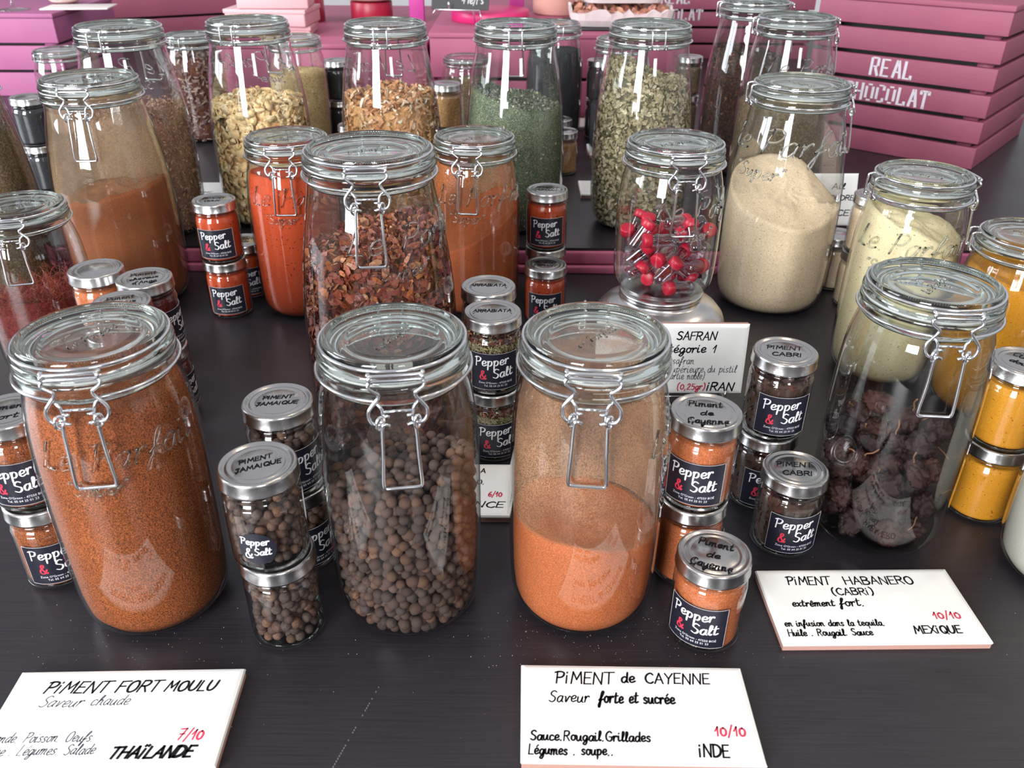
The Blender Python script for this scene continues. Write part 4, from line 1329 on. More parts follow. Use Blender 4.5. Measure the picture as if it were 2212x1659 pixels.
M['turmeric'] = powder('turmeric_powder', C['turmeric'], 900, 0.10, ((0.32, 0.09, 0.006), 500, 0.77), 0.10, 0.3)
M['white'] = powder('white_powder', C['white'], 900, 0.05, None, 0.05, 0.3)
M['sand'] = powder('sand_spice', C['sand'], 900, 0.3, ((0.22, 0.13, 0.05), 600, 0.65), 0.12)
M['herb'] = powder('green_herb_base', (0.11, 0.145, 0.095), 900, 0.6, ((0.36, 0.33, 0.2), 900, 0.66), 0.2)
M['dark_seed'] = powder('dark_seed_base', (0.035, 0.036, 0.042), 900, 0.5, None, 0.15)
M['earth'] = powder('brown_herb_base', (0.155, 0.110, 0.066), 500, 0.5, ((0.24, 0.18, 0.1), 420, 0.64), 0.25)
M['bark'] = powder('bark_base', (0.10, 0.035, 0.022), 400, 0.5)
M['husk'] = powder('husk_base', (0.30, 0.165, 0.11), 500, 0.4)
M['tea'] = powder('dark_leaf_base', (0.045, 0.024, 0.020), 500, 0.5, ((0.18, 0.06, 0.02), 380, 0.70), 0.2)
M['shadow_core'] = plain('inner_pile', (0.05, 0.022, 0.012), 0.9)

# ---- front left: ground chili
loc = (-0.2654, 0.4763, 0)
clip_jar('medium', loc, R(9), 'clip-top jar full of rust brown ground chili, front left of the table', emb=R(19), emb_h=0.019, big=True, lid_yaw=0.9)
hf = heap(0.186, 0.0, -0.04, 0.004, 25, 3)
stuff('ground_chili', content_solid('medium', 0.186, hf), M['rust'], loc, 0, 'rust brown ground chili filling the front left jar to its shoulder', 'spice')
d_ = dust_mat('rust_dust', C['rust'], 1.0, 22, grain=1600)
film('chili_dust', lathe([(0.0001, 0.2153)] + [(r, 0.2153) for r in (0.01, 0.02, 0.028, 0.0295)], 40, cap0=False, cap1=False), dust_mat('rust_lid_dust', C['rust'], 0.75, 45, grain=1600), loc)
# ---- front right: cayenne
loc3 = (0.0530, 0.4802, 0)
clip_jar('medium', loc3, R(-6), 'clip-top jar half full of orange cayenne powder, its glass dusted above the fill', emb=R(104), emb_h=0.018, lid_yaw=0.1)
hf3 = heap(0.079, -0.10, -0.14, 0.0022, 30, 5)
stuff('cayenne_powder', content_solid('medium', 0.08, hf3), M['cayenne'], loc3, 0, 'orange cayenne powder half filling the front right jar', 'spice')
film('cayenne_dust', lathe(inner_prof('medium', 0.072, 0.194, 0.0027), 64, cap0=False, cap1=False), dust_mat('cayenne_film', (0.66, 0.36, 0.21), 0.50, 14, grain=1100), loc3)
film('cayenne_dust', lathe([(0.0001, 0.2153), (0.01, 0.2153), (0.02, 0.2153), (0.0295, 0.2153)], 40, cap0=False, cap1=False), dust_mat('cayenne_lid_dust', (0.62, 0.25, 0.09), 0.55, 40, grain=1500), loc3)
# ---- front middle: allspice
loc2 = (-0.0757, 0.4774, 0)
clip_jar('medium', loc2, R(9), 'clip-top jar two thirds full of whole brown allspice berries, front centre', lid_yaw=-0.5)

def berry_mesh(sub, r=1.0):
    bm = bmesh.new()
    bmesh.ops.create_icosphere(bm, subdivisions=sub, radius=r)
    for v in bm.verts:
        n_ = noise.noise(v.co * 2.2) * 0.06
        v.co *= 1 + n_
        if sub > 2:
            t = v.co.normalized().z
            if t > 0.93: v.co *= 0.90
            elif t > 0.84: v.co *= 1.04
    me = bpy.data.meshes.new('berry'); bm.to_mesh(me); bm.free(); me.shade_smooth()
    return me
M['berry'] = flakes_mat('allspice_skin', [(0.070, 0.045, 0.038), (0.10, 0.058, 0.044), (0.085, 0.060, 0.056), (0.13, 0.068, 0.044), (0.072, 0.048, 0.043), (0.18, 0.092, 0.055), (0.115, 0.077, 0.063)], 0.75, 0.25)

def berry_positions(kind_or_prof, hf, r, off, layers=2, z0=0.006, seed=1):
    pr = KINDS[kind_or_prof]['prof'] if isinstance(kind_or_prof, str) else kind_or_prof
    rr = random.Random(seed)
    out = []
    dz = 2 * r * 0.82
    k = 0
    z = z0 + r
    zmax = max(hf(0.9 * 0.05 * math.cos(t), 0.9 * 0.05 * math.sin(t)) for t in [i * 0.3 for i in range(21)]) + 0.01
    while z < zmax:
        R0 = rad_at(pr, z) - off - r
        xs = int(R0 / (2 * r)) + 2
        ox = (k % 2) * r; oy = (k % 2) * r * 0.58
        for i in range(-xs, xs + 1):
            for j in range(-xs, xs + 1):
                x = i * 2 * r * 1.0 + (j % 2) * r + ox; y = j * 2 * r * 0.866 + oy
                q = math.hypot(x, y)
                if q > R0 + r * 0.75: continue
                x += rr.uniform(-.5, .5) * r; y += rr.uniform(-.5, .5) * r; zz = z + rr.uniform(-.45, .45) * r
                q = math.hypot(x, y)
                rm = rad_at(pr, zz) - off - r
                if q > rm: x *= rm / q; y *= rm / q
                top = hf(x, y)
                if zz > top: continue
                if q < rm - layers * 2 * r and zz < top - layers * 2 * r: continue
                out.append((Vector((x, y, zz)), rr.uniform(0.82, 1.13) * r))
        z += dz; k += 1
    return out

hf2 = heap(0.124, 0.16, -0.10, 0.008, 25, 9)
bp = berry_positions('medium', hf2, 0.0041, 0.0024, 2, seed=3)
camdir = Vector((0.0757, -0.4774, 0.30)).normalized()
def facing(p):
    # how much a berry faces the camera side or lies on top
    rl = Vector((p.x, p.y, 0))
    top = hf2(p.x, p.y) - p.z
    s = rl.dot(Vector((camdir.x, camdir.y, 0))) / 0.05
    if top < 0.010: s = max(s, 0.75 - rl.length * 2)
    if rl.length < rad_at(KINDS['medium']['prof'], p.z) - 0.0024 - 0.0041 - 0.004 and top > 0.008: s -= 0.8
    return -s
bp.sort(key=lambda b: facing(b[0]))
bm3 = berry_mesh(3); bm3.materials.append(M['berry'])
for i, (p, r) in enumerate(bp[:300]):
    o = bpy.data.objects.new('allspice_berry', bm3); col.objects.link(o)
    o.location = Vector(loc2) + p; o.scale = (r, r, r * rnd.uniform(0.92, 1.05))
    o.rotation_euler = (rnd.uniform(0, 6), rnd.uniform(0, 6), rnd.uniform(0, 6))
    tag(o, 'dark brown allspice berry behind the glass of the front centre jar', 'berry', 'allspice berries in the front centre jar')
b2 = berry_mesh(2)

def berries_joined(lst, me):
    base = np.array([v.co[:] for v in me.vertices]); fs = [tuple(p.vertices) for p in me.polygons]
    V, F = [], []
    for p, r in lst:
        m_ = np.array(rand_rot(rnd)); q = base @ m_.T * r + np.array(p[:])
        b = len(V); V += [tuple(x) for x in q]; F += [tuple(b + i for i in f) for f in fs]
    return mk(V, F)
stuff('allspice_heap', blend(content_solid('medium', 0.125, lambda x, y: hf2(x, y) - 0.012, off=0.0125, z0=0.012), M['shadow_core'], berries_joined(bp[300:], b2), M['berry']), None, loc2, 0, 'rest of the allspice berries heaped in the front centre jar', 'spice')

# ---- right: dried habanero
loc4 = (0.3045, 0.5650, 0)
clip_jar('medium', loc4, R(-5), 'clip-top jar holding dark dried habanero peppers, right side of the table', lid_yaw=-0.5)
def pod_mesh(seed):
    bm = bmesh.new(); bmesh.ops.create_icosphere(bm, subdivisions=4, radius=1)
    for v in bm.verts:
        d = v.co.copy()
        f = 1 + 0.34 * noise.noise(d * 1.7 + Vector((seed, 0, 0))) + 0.30 * abs(noise.noise(d * 3.6 + Vector((0, seed, 3)))) - 0.16 + 0.20 * noise.noise(d * 7 + Vector((seed, seed, 0))) + 0.10 * noise.noise(d * 14 + Vector((seed, 0, seed)))
        v.co = Vector((d.x * f * 1.25, d.y * f, d.z * f * 0.85))
    me = bpy.data.meshes.new('pod'); bm.to_mesh(me); bm.free(); me.shade_smooth()
    me.materials.append(M['pod']); return me
M['pod'] = flakes_mat('dried_pepper_skin', [(0.022, 0.008, 0.008), (0.040, 0.012, 0.010), (0.016, 0.008, 0.009), (0.062, 0.018, 0.011), (0.03, 0.010, 0.010)], 0.45, 0.35)
M['stem'] = plain('dry_stem', (0.16, 0.07, 0.03), 0.7)
pods = [pod_mesh(s) for s in (1.3, 4.7, 8.1)]
stem = MB().tube([(0.9, 0, 0.1), (1.3, 0.1, 0.3), (1.7, 0.4, 0.5), (2.1, 0.5, 0.9)], 0.07, 5, seg=3).mesh()
stem.materials.append(M['stem'])
rr = random.Random(11)
pp = []
tries = 0
hfp = lambda x, y: 0.082 + 0.50 * (y) + 0.15 * x
while len(pp) < 56 and tries < 20000:
    tries += 1
    a = rr.uniform(0, 2 * PI); z = rr.uniform(0.012, 0.115)
    rm = rad_at(KINDS['medium']['prof'], z) - 0.0135
    q = rm * math.sqrt(rr.random())
    p = Vector((q * math.sin(a), -q * math.cos(a), z))
    if z > hfp(p.x, p.y): continue
    if all((p - k).length > 0.0165 for k in pp): pp.append(p)
where = ['at the bottom of', 'in the middle of', 'on top of']
for i, p in enumerate(pp):
    root = bpy.data.objects.new('dried_habanero', pods[i % 3]); col.objects.link(root)
    root.location = Vector(loc4) + p; s = rr.uniform(0.0095, 0.0115)
    root.scale = (s, s, s); root.rotation_euler = (rr.uniform(0, 6), rr.uniform(0, 6), rr.uniform(0, 6))
    tag(root, 'wrinkled dark dried habanero pepper in the right clip-top jar', 'pepper', 'dried habaneros in the right jar')
    if i % 3 == 0:
        link('stem', stem, M['stem'], root)

# ---- middle: chili flakes in a tall jar
loc5 = (-0.121, 0.708, 0)
sz = 0.281 / 0.2767
clip_jar('tall', loc5, R(6), 'tall clip-top jar of dark red chili flakes behind the allspice jar', emb=R(48), big=True, scale=1.0, scale_z=sz)
hf5 = heap(0.196, 0.20, 0.0, 0.010, 28, 12)
M['chili_flake'] = flakes_mat('chili_flake_skin', [(0.18, 0.034, 0.022), (0.30, 0.07, 0.035), (0.11, 0.022, 0.02), (0.48, 0.22, 0.10), (0.24, 0.055, 0.04), (0.36, 0.10, 0.06), (0.14, 0.03, 0.03), (0.44, 0.13, 0.04)], 0.45, 0.4)
stuff('chili_flakes', blend(content_solid('tall', 0.19, lambda x, y: hf5(x, y) - 0.004, off=0.0065, z0=0.008), M['bark'], scatter('tall', hf5, 5200, 1100, piece_leaf, 0.0048, 21, 0.0026, top_guess=0.19, depth=0.006, tangent=0.45), M['chili_flake']), None, loc5, 0, 'dark red and amber chili flakes packed in the tall middle jar', 'spice', 1.0, sz)
M['seed'] = plain('chili_seed', (0.62, 0.40, 0.16), 0.5)

# ---- tall jar, left: brown orange powder under a tan film
loc6 = (-0.4911, 1.0212, 0)
clip_jar('tall', loc6, R(6), 'tall clip-top jar of brown orange powder under a tan film, left side')
hf6 = heap(0.145, 0.18, -0.05, 0.012, 22, 31)
stuff('brown_powder', content_solid('tall', 0.12, hf6), M['brown'], loc6, 0, 'brown orange powder sloping in the tall left jar', 'spice')
film('powder_film', lathe(inner_prof('tall', 0.125, 0.243, 0.0027), 64, cap0=False, cap1=False), dust_mat('tan_film', (0.42, 0.28, 0.17), 0.92, 6, grain=1200), loc6)

# ---- cream powder jar with moulded script
loc7 = (0.3330, 1.0230, 0)
clip_jar('tall', loc7, R(92), 'tall clip-top jar of cream garlic powder with bold moulded script, beside the vial jar', emb=R(-110), emb_h=0.029)
hf7 = lambda x, y: 0.148 + 0.42 * y - 0.05 * x + 0.005 * noise.noise(Vector((x * 25, y * 25, 4))) + 0.0012 * noise.noise(Vector((x * 150, y * 150, 4))) - (0.5 * max(0, x - 0.035) if y > -0.02 else 0)
stuff('garlic_powder', content_solid('tall', 0.17, hf7, n=96, rings=20), M['cream'], loc7, 0, 'cream garlic powder heaped high in the jar with moulded script', 'spice')

# ---- second cream jar
loc8 = (0.411, 0.839, 0)
clip_jar('medium', loc8, R(94), 'clip-top jar of pale yellow powder behind the habanero jar', emb=R(-112))
hf8 = heap(0.176, -0.30, 0.15, 0.006, 30, 44)
stuff('onion_powder', content_solid('medium', 0.17, hf8), M['cream2'], loc8, 0, 'pale yellow powder filling the jar behind the habaneros', 'spice')

# ---- turmeric jar at the right edge
loc9 = (0.4935, 0.7660, 0)
zz9 = 0.1875 / 0.2245
clip_jar('medium', loc9, R(72), 'clip-top jar of turmeric cut by the right edge of the photo', scale_z=zz9)
stuff('turmeric', content_solid('medium', 0.172, heap(0.178, -0.1, 0.1, 0.004, 30, 46)), M['turmeric'], loc9, 0, 'turmeric filling the clip-top jar at the right edge', 'spice', 1, zz9)
film('turmeric_film', lathe([(0.0001, 0.2153), (0.01, 0.2153), (0.02, 0.2153), (0.034, 0.2153)], 40, cap0=False, cap1=False), dust_mat('turmeric_lid_film', C['turmeric'], 0.7, 40), loc9, zz9)

# ---- paprika and orange jars
locA = (-0.265, 0.996, 0); zA = 0.2175 / 0.2245
clip_jar('medium', locA, R(4), 'clip-top jar of bright orange red paprika beside the two stacked red jars', emb=R(18), scale_z=zA)
stuff('paprika', content_solid('medium', 0.178, heap(0.180, 0.0, -0.1, 0.003, 30, 51)), M['paprika'], locA, 0, 'bright orange red paprika filling the left clip-top jar', 'spice', 1, zA)
locB = (-0.046, 1.004, 0)
clip_jar('medium', locB, R(-7), 'clip-top jar of dull orange powder behind the chili flake jar', emb=R(22), scale_z=zA)
hfB = heap(0.118, 0.60, 0.25, 0.004, 30, 52)
stuff('orange_powder', content_solid('medium', 0.15, hfB), M['orange'], locB, 0, 'dull orange powder sloping in the jar behind the chili flakes', 'spice', 1, zA)
film('orange_film', lathe(inner_prof('medium', 0.085, 0.194, 0.0027), 64, cap0=False, cap1=False), dust_mat('orange_film_mat', (0.5, 0.16, 0.06), 0.85, 10, grain=1200), locB, zA)
film('orange_film', lathe([(0.0001, 0.2153), (0.01, 0.2153), (0.02, 0.2153), (0.034, 0.2153)], 40, cap0=False, cap1=False), dust_mat('orange_lid_film', (0.52, 0.10, 0.04), 0.6, 40), locB, zA)

# ---- red chili threads at the left edge
locC = (-0.510, 0.840, 0); zC = 0.185 / 0.2245
clip_jar('medium', locC, R(16), 'clip-top jar of fine red chili threads cut by the left edge', scale_z=zC)
hfC = heap(0.105, 0.2, -0.1, 0.010, 30, 61)
M['thread'] = flakes_mat('chili_thread', [(0.20, 0.022, 0.016), (0.27, 0.035, 0.02), (0.15, 0.014, 0.014), (0.34, 0.07, 0.03)], 0.5, 0.3)
M['thread_core'] = powder('thread_mass', (0.12, 0.014, 0.012), 500, 0.5)
stuff('chili_threads', blend(content_solid('medium', 0.09, lambda x, y: hfC(x, y) - 0.004, off=0.005), M['thread_core'], scatter('medium', hfC, 1500, 700, piece_thread, 0.004, 62, 0.003, top_guess=0.09, depth=0.003), M['thread']), None, locC, 0, 'fine curly red chili threads in the jar at the left edge', 'spice', 1, zC)

# ---- jar at the far left edge
locD = (-0.668, 1.034, 0)
clip_jar('tall', locD, R(20), 'tall jar of grey brown dried herbs at the very left edge')
hfD = heap(0.235, 0, 0, 0.006, 30, 71)
M['earth_leaf'] = flakes_mat('earth_leaf', [(0.14, 0.10, 0.055), (0.20, 0.15, 0.085), (0.10, 0.07, 0.04), (0.27, 0.20, 0.12)], 0.8, 0.2)
stuff('brown_herbs', blend(content_solid('tall', 0.23, hfD), M['earth'], scatter('tall', hfD, 2600, 100, piece_leaf, 0.0018, 72, top_guess=0.23, depth=0.001, tangent=0.8), M['earth_leaf']), None, locD, 0, 'small leaf crumbs in the jar at the very left edge', 'spice')

# ---- vial jar on its metal stand
st = link('metal_stand', lathe([(0.0735, 0.0), (0.0752, 0.001), (0.0752, 0.003), (0.0742, 0.006), (0.0742, 0.030), (0.0736, 0.048), (0.0715, 0.062), (0.0675, 0.073), (0.0610, 0.081), (0.0520, 0.0865), (0.0450, 0.0890), (0.0425, 0.0905), (0.0425, 0.0940), (0.0440, 0.0965), (0.0440, 0.0985), (0.0420, 0.0996)], 80), M['pewter'])
locE = (0.158, 0.831, 0.0998)
st.location = (0.158, 0.831, 0.0002)
tag(st, 'polished domed metal stand under the jar of saffron vials', 'stand')
zE = 0.157 / 0.160
clip_jar('low', locE, R(5), 'short clip-top jar of red-capped saffron vials on the metal stand', emb=R(38), scale_z=zE)
M['red_cap'] = plain('red_plastic', (0.48, 0.010, 0.036), 0.38)
M['saffron'] = flakes_mat('saffron_threads', [(0.28, 0.02, 0.015), (0.2, 0.01, 0.01), (0.36, 0.05, 0.02)], 0.5)
tube_me = lathe([(0.0001, 0.0004), (0.0045, 0.0004), (0.0060, 0.0016), (0.0064, 0.004), (0.0064, 0.0255)], 22, cap0=False, cap1=False)
cap_me = lathe([(0.0001, 0.0335), (0.0064, 0.0335), (0.0072, 0.0328), (0.0075, 0.0315), (0.0075, 0.0255), (0.0066, 0.0250), (0.0066, 0.0300), (0.0001, 0.0300)], 24)
rr = random.Random(77)
mb = MB()
for i in range(9):
    P0 = Vector((rr.uniform(-.003, .003), rr.uniform(-.003, .003), rr.uniform(.004, .010)))
    mb.tube([P0, P0 + Vector((rr.uniform(-.002, .002), rr.uniform(-.002, .002), .006)), P0 + Vector((rr.uniform(-.003, .003), rr.uniform(-.003, .003), .012))], 0.0004, 4)
saf_me = mb.mesh()
for me_, mm_ in ((tube_me, M['vial']), (cap_me, M['red_cap']), (saf_me, M['saffron'])):
    me_.materials.append(mm_)
placed = []
def segd(a0, a1, b0, b1):
    best = 9
    for i in range(5):
        p = a0.lerp(a1, i / 4)
        for j in range(5):
            best = min(best, (p - b0.lerp(b1, j / 4)).length)
    return best
tries = 0
while len(placed) < 40 and tries < 120000:
    tries += 1
    z = rr.uniform(0.010, 0.066) if tries > 4000 else rr.uniform(0.0098, 0.016)
    rm = 0.0505 - 0.0085 if z > 0.014 else 0.036
    a = rr.uniform(0, 2 * PI); q = rm * math.sqrt(rr.random())
    c = Vector((q * math.sin(a), -q * math.cos(a), z))
    d = Vector((rr.uniform(-1, 1), rr.uniform(-1, 1), rr.uniform(-.75, .9) if z > 0.02 else rr.uniform(-.1, .1))).normalized()
    p0 = c - d * 0.0165; p1 = c + d * 0.0165
    ok = True
    for p in (p0, p1):
        rmm = rad_at(KINDS['low']['prof'], max(0, p.z)) - 0.0085
        if math.hypot(p.x, p.y) > rmm or p.z < 0.0095: ok = False
    if not ok: continue
    if all(segd(p0, p1, b0, b1) > 0.0130 for b0, b1, _ in placed):
        placed.append((p0, p1, d))
for p0, p1, d in placed:
    root = empty('saffron_vial', Vector(locE) + p0)
    root.rotation_mode = 'QUATERNION'
    root.rotation_quaternion = d.to_track_quat('Z', 'Y')
    tag(root, 'small clear vial with a red cap lying in the short jar on the metal stand', 'vial', 'red-capped saffron vials in the jar')
    link('vial_tube', tube_me, None, root); link('red_cap', cap_me, None, root); link('saffron_threads', saf_me, None, root)

# ---- back row of tall jars on the platform
ZP = 0.0357
sB = 1.0
M['strip'] = flakes_mat('orange_strip', [(0.66, 0.31, 0.14), (0.74, 0.42, 0.22), (0.52, 0.21, 0.09), (0.80, 0.52, 0.32), (0.60, 0.28, 0.13), (0.72, 0.36, 0.17), (0.82, 0.68, 0.52)], 0.65, 0.2)
M['garlic'] = flakes_mat('garlic_chip', [(0.95, 0.66, 0.33), (0.96, 0.74, 0.43), (0.90, 0.55, 0.24), (0.96, 0.80, 0.52), (0.94, 0.62, 0.29)], 0.5, 0.3)
M['leaf'] = flakes_mat('grey_green_leaf', [(0.40, 0.33, 0.20), (0.54, 0.46, 0.30), (0.29, 0.235, 0.135), (0.66, 0.57, 0.40), (0.45, 0.38, 0.23), (0.33, 0.275, 0.155)], 0.75, 0.2)
M['green'] = flakes_mat('green_leaf', [(0.115, 0.145, 0.115), (0.19, 0.22, 0.17), (0.085, 0.105, 0.082), (0.62, 0.58, 0.42), (0.155, 0.18, 0.135), (0.25, 0.28, 0.22)], 0.8, 0.2)
M['straw'] = flakes_mat('brown_curl', [(0.42, 0.23, 0.16), (0.32, 0.165, 0.12), (0.54, 0.33, 0.235), (0.26, 0.13, 0.095), (0.62, 0.43, 0.31)], 0.75, 0.2)
M['mauve'] = flakes_mat('mauve_flake', [(0.30, 0.20, 0.16), (0.16, 0.09, 0.10), (0.42, 0.30, 0.22), (0.12, 0.06, 0.08), (0.52, 0.40, 0.30), (0.20, 0.12, 0.13)], 0.65, 0.25)
M['leafcore'] = powder('leaf_core', (0.12, 0.105, 0.06), 500, 0.5)
M['chipcore'] = powder('chip_core', (0.55, 0.30, 0.13), 300, 0.3)


LB = {}
def back_jar(key, x, y, yaw, label, **kw):
    LB[key] = (x, y, ZP)
    return clip_jar('tall', (x, y, ZP), yaw, label, **kw)
# orange dried strips
back_jar('strip', -0.172, 1.2157, R(181), 'tall back-row jar of orange dried strips, middle of the row', emb=R(35))
hq = heap(0.182, 0.0, 0.0, 0.010, 26, 81)
stuff('dried_strips', blend(content_solid('tall', 0.18, lambda x, y: hq(x, y) - 0.006, off=0.008, z0=0.01), M['chipcore'], scatter('tall', hq, 2300, 900, piece_strip, 0.0062, 82, top_guess=0.18, depth=0.006), M['strip']), None, LB['strip'], 0, 'curled orange dried strips in the middle back-row jar', 'spice')
# green herb
back_jar('green', 0.0018, 1.2150, R(180), 'tall back-row jar of fine green herb, right of the orange strips')
hq = heap(0.180, -0.23, 0.0, 0.008, 26, 83)
stuff('green_herb', blend(content_solid('tall', 0.18, hq), M['herb'], scatter('tall', hq, 6500, 2200, piece_leaf, 0.0019, 84, top_guess=0.18, depth=0.001, tangent=0.7), M['green']), None, LB['green'], 0, 'green herb crumbs against the glass of the back-row jar', 'spice')
# grey green leaves
back_jar('leaf', 0.1826, 1.2215, R(183), 'tall back-row jar of grey-green crumbled leaves, right end of the row')
hq = heap(0.214, -0.28, 0.0, 0.010, 26, 85)
stuff('crumbled_leaves', blend(content_solid('tall', 0.21, lambda x, y: hq(x, y) - 0.004, off=0.006), M['leafcore'], scatter('tall', hq, 7200, 1500, piece_leaf, 0.0036, 86, top_guess=0.21, depth=0.004, tangent=0.5), M['leaf']), None, LB['leaf'], 0, 'grey-green crumbled leaves in the back-row jar at the right end', 'spice')
# brown curls
back_jar('straw', -0.5116, 1.1748, R(173), 'tall back-row jar of brown curly herb, left end of the row', emb=R(45))
hq = heap(0.172, -0.05, 0.0, 0.012, 26, 87)
stuff('brown_curls', blend(content_solid('tall', 0.17, lambda x, y: hq(x, y) - 0.004, off=0.006), M['husk'], scatter('tall', hq, 4200, 1500, piece_strip, 0.0026, 88, top_guess=0.17, depth=0.004), M['straw']), None, LB['straw'], 0, 'brown curly herb in the back-row jar at the left end', 'spice')
# garlic chips: individual chips where they show, the rest as one heap
back_jar('garlic', -0.3604, 1.2316, R(168), 'tall back-row jar of golden garlic chips, left of the orange strips', emb=R(30))
hq = heap(0.170, 0.0, 0.0, 0.008, 26, 89)
stuff('garlic_chips', blend(content_solid('tall', 0.17, lambda x, y: hq(x, y) - 0.005, off=0.008, z0=0.01), M['chipcore'], scatter('tall', hq, 1300, 260, piece_disc, 0.0068, 90, top_guess=0.17, depth=0.006, tangent=0.75), M['garlic']), None, LB['garlic'], 0, 'garlic chips behind and between the ones lying against the glass', 'spice')
rr = random.Random(91)
chips = []
for k in range(3):
    v, f = piece_disc(rr, 1.0)
    v = [(x, y, (z if i < 9 else z - 0.0)) for i, (x, y, z) in enumerate(v)]
    n9 = 9
    V = [(x, y, 0.12 * x * x) for x, y, z in v[:n9]] + [(x, y, 0.12 * x * x - 0.10) for x, y, z in v[:n9]]
    me = mk(V, f); me.materials.append(M['garlic']); chips.append(me)
for k in range(170):
    top_ = k < 60
    if top_:
        a = rr.uniform(0, 2 * PI); q = 0.060 * math.sqrt(rr.random()); x, y = q * math.sin(a), -q * math.cos(a); z = hq(x, y) + 0.001
        e = (rr.uniform(-.9, .9), rr.uniform(-.9, .9), rr.uniform(0, 6))
        rot = None
    else:
        a = rr.uniform(-1.3, 1.6) ; z = rr.uniform(0.012, 0.165); q = rad_at(KINDS['tall']['prof'], z) - 0.0052
        x, y = q * math.sin(a), -q * math.cos(a)
        zax = Vector((math.sin(a), -math.cos(a), rr.uniform(-.45, .45))).normalized(); e = (zax.to_track_quat('Z', 'Y').to_matrix() @ Matrix.Rotation(rr.uniform(0, 6), 3, 'Z')).to_euler()
    o = bpy.data.objects.new('garlic_chip', chips[k % 3]); col.objects.link(o)
    s_ = rr.uniform(0.0066, 0.0098); o.scale = (s_, s_, s_ * 0.7)
    if math.hypot(x, y) + s_ * 0.6 > rad_at(KINDS['tall']['prof'], z) - 0.002 and top_:
        x *= .85; y *= .85
    o.location = Vector(LB['garlic']) + Vector((x, y, z)); o.rotation_euler = e
    tag(o, 'thin golden garlic chip in the tall garlic chip jar', 'garlic chip', 'garlic chips in their jar')
# right back jars
back_jar('earthR', 0.404, 1.312, R(96), 'tall jar with sandy herb, in front of the right crate behind the cream powder jar', emb=R(-75))
stuff('sandy_herb', content_solid('tall', 0.15, heap(0.158, 0, 0, 0.006, 30, 92)), M['earth'], LB['earthR'], 0, 'sandy brown herb in the jar behind the cream powder', 'spice')
back_jar('tea', 0.392, 1.500, R(92), 'tall jar of near-black dried leaves at the top edge, left of the right crate')
hq = heap(0.196, -0.1, 0, 0.010, 30, 93)
stuff('dark_leaves', blend(content_solid('tall', 0.19, hq), M['tea'], scatter('tall', hq, 2600, 400, piece_leaf, 0.0030, 94, top_guess=0.19, depth=0.002), flakes_mat('dark_leaf', [(0.05, 0.025, 0.02), (0.09, 0.045, 0.03), (0.03, 0.018, 0.018), (0.20, 0.08, 0.03)], 0.6)), None, LB['tea'], 0, 'dark leaf pieces against the glass of the top edge jar', 'spice')

# ---- second row of smaller clip-top jars
def rear(x, y, yaw, sc_, zs, label, top, m, extra=None):
    loc = (x, y, ZP)
    clip_jar('medium', loc, yaw, label, scale=sc_, scale_z=zs, lid_text=False)
    if m:
        h_ = heap(top, 0.06, 0, 0.006, 30, int(abs(x) * 1000))
        stuff(extra[0], content_solid('medium', top, h_, 48), m, loc, 0, extra[1], 'spice', sc_, zs)
    return loc, sc_, zs
rear(-0.881, 1.739, R(160), 1.0, 0.70, 'small clip-top jar in the far left corner before the lilac crate', 0.15, M['husk'], ('brown_spice', 'brown spice in the far left corner jar'))
l_, s1, z1 = rear(-0.607, 1.695, R(168), 1.0, 0.86, 'clip-top jar of mauve mushroom-like flakes between the left back jars', 0.178, None)
hq = heap(0.183, 0, 0, 0.004, 30, 95)
stuff('mauve_flakes', blend(content_solid('medium', 0.178, lambda x, y: hq(x, y) - 0.004, 48, 0.006), M['bark'], scatter('medium', hq, 1700, 200, piece_strip, 0.0052, 96, top_guess=0.18, depth=0.004), M['mauve']), None, l_, 0, 'mauve and cream dried flakes between the left back jars', 'spice', s1, z1)
rear(-0.401, 1.647, R(175), 1.0, 0.875, 'clip-top jar of sandy spice behind the garlic chip jar', 0.155, M['sand'], ('sandy_spice', 'sandy ground spice behind the garlic chips'))
rear(0.077, 1.703, R(184), 1.0, 0.965, 'clip-top jar of blue-black seeds right of the green herb jar', 0.172, M['dark_seed'], ('black_seeds', 'blue-black seeds behind the green herb jar'))
rear(-0.096, 1.790, R(178), 0.95, 0.66, 'short clip-top jar between the orange strips and the green herb', 0.15, M['earth'], ('brown_seeds', 'brown seeds in the short rear jar'))
rear(0.194, 1.617, R(182), 1.0, 0.90, 'clip-top jar half hidden behind the grey-green leaf jar', 0.10, M['dark_seed'], ('dark_spice', 'dark spice in the half hidden jar'))

# ---- pale jar at the lower right corner
locW = (0.4410, 0.5100, 0)
clip_jar('low', locW, R(-20), 'jar of white powder cut by the lower right corner')
stuff('white_powder', content_solid('low', 0.10, heap(0.105, 0, 0, 0.003, 30, 97)), M['white'], locW, 0, 'white powder in the jar at the lower right corner', 'spice')

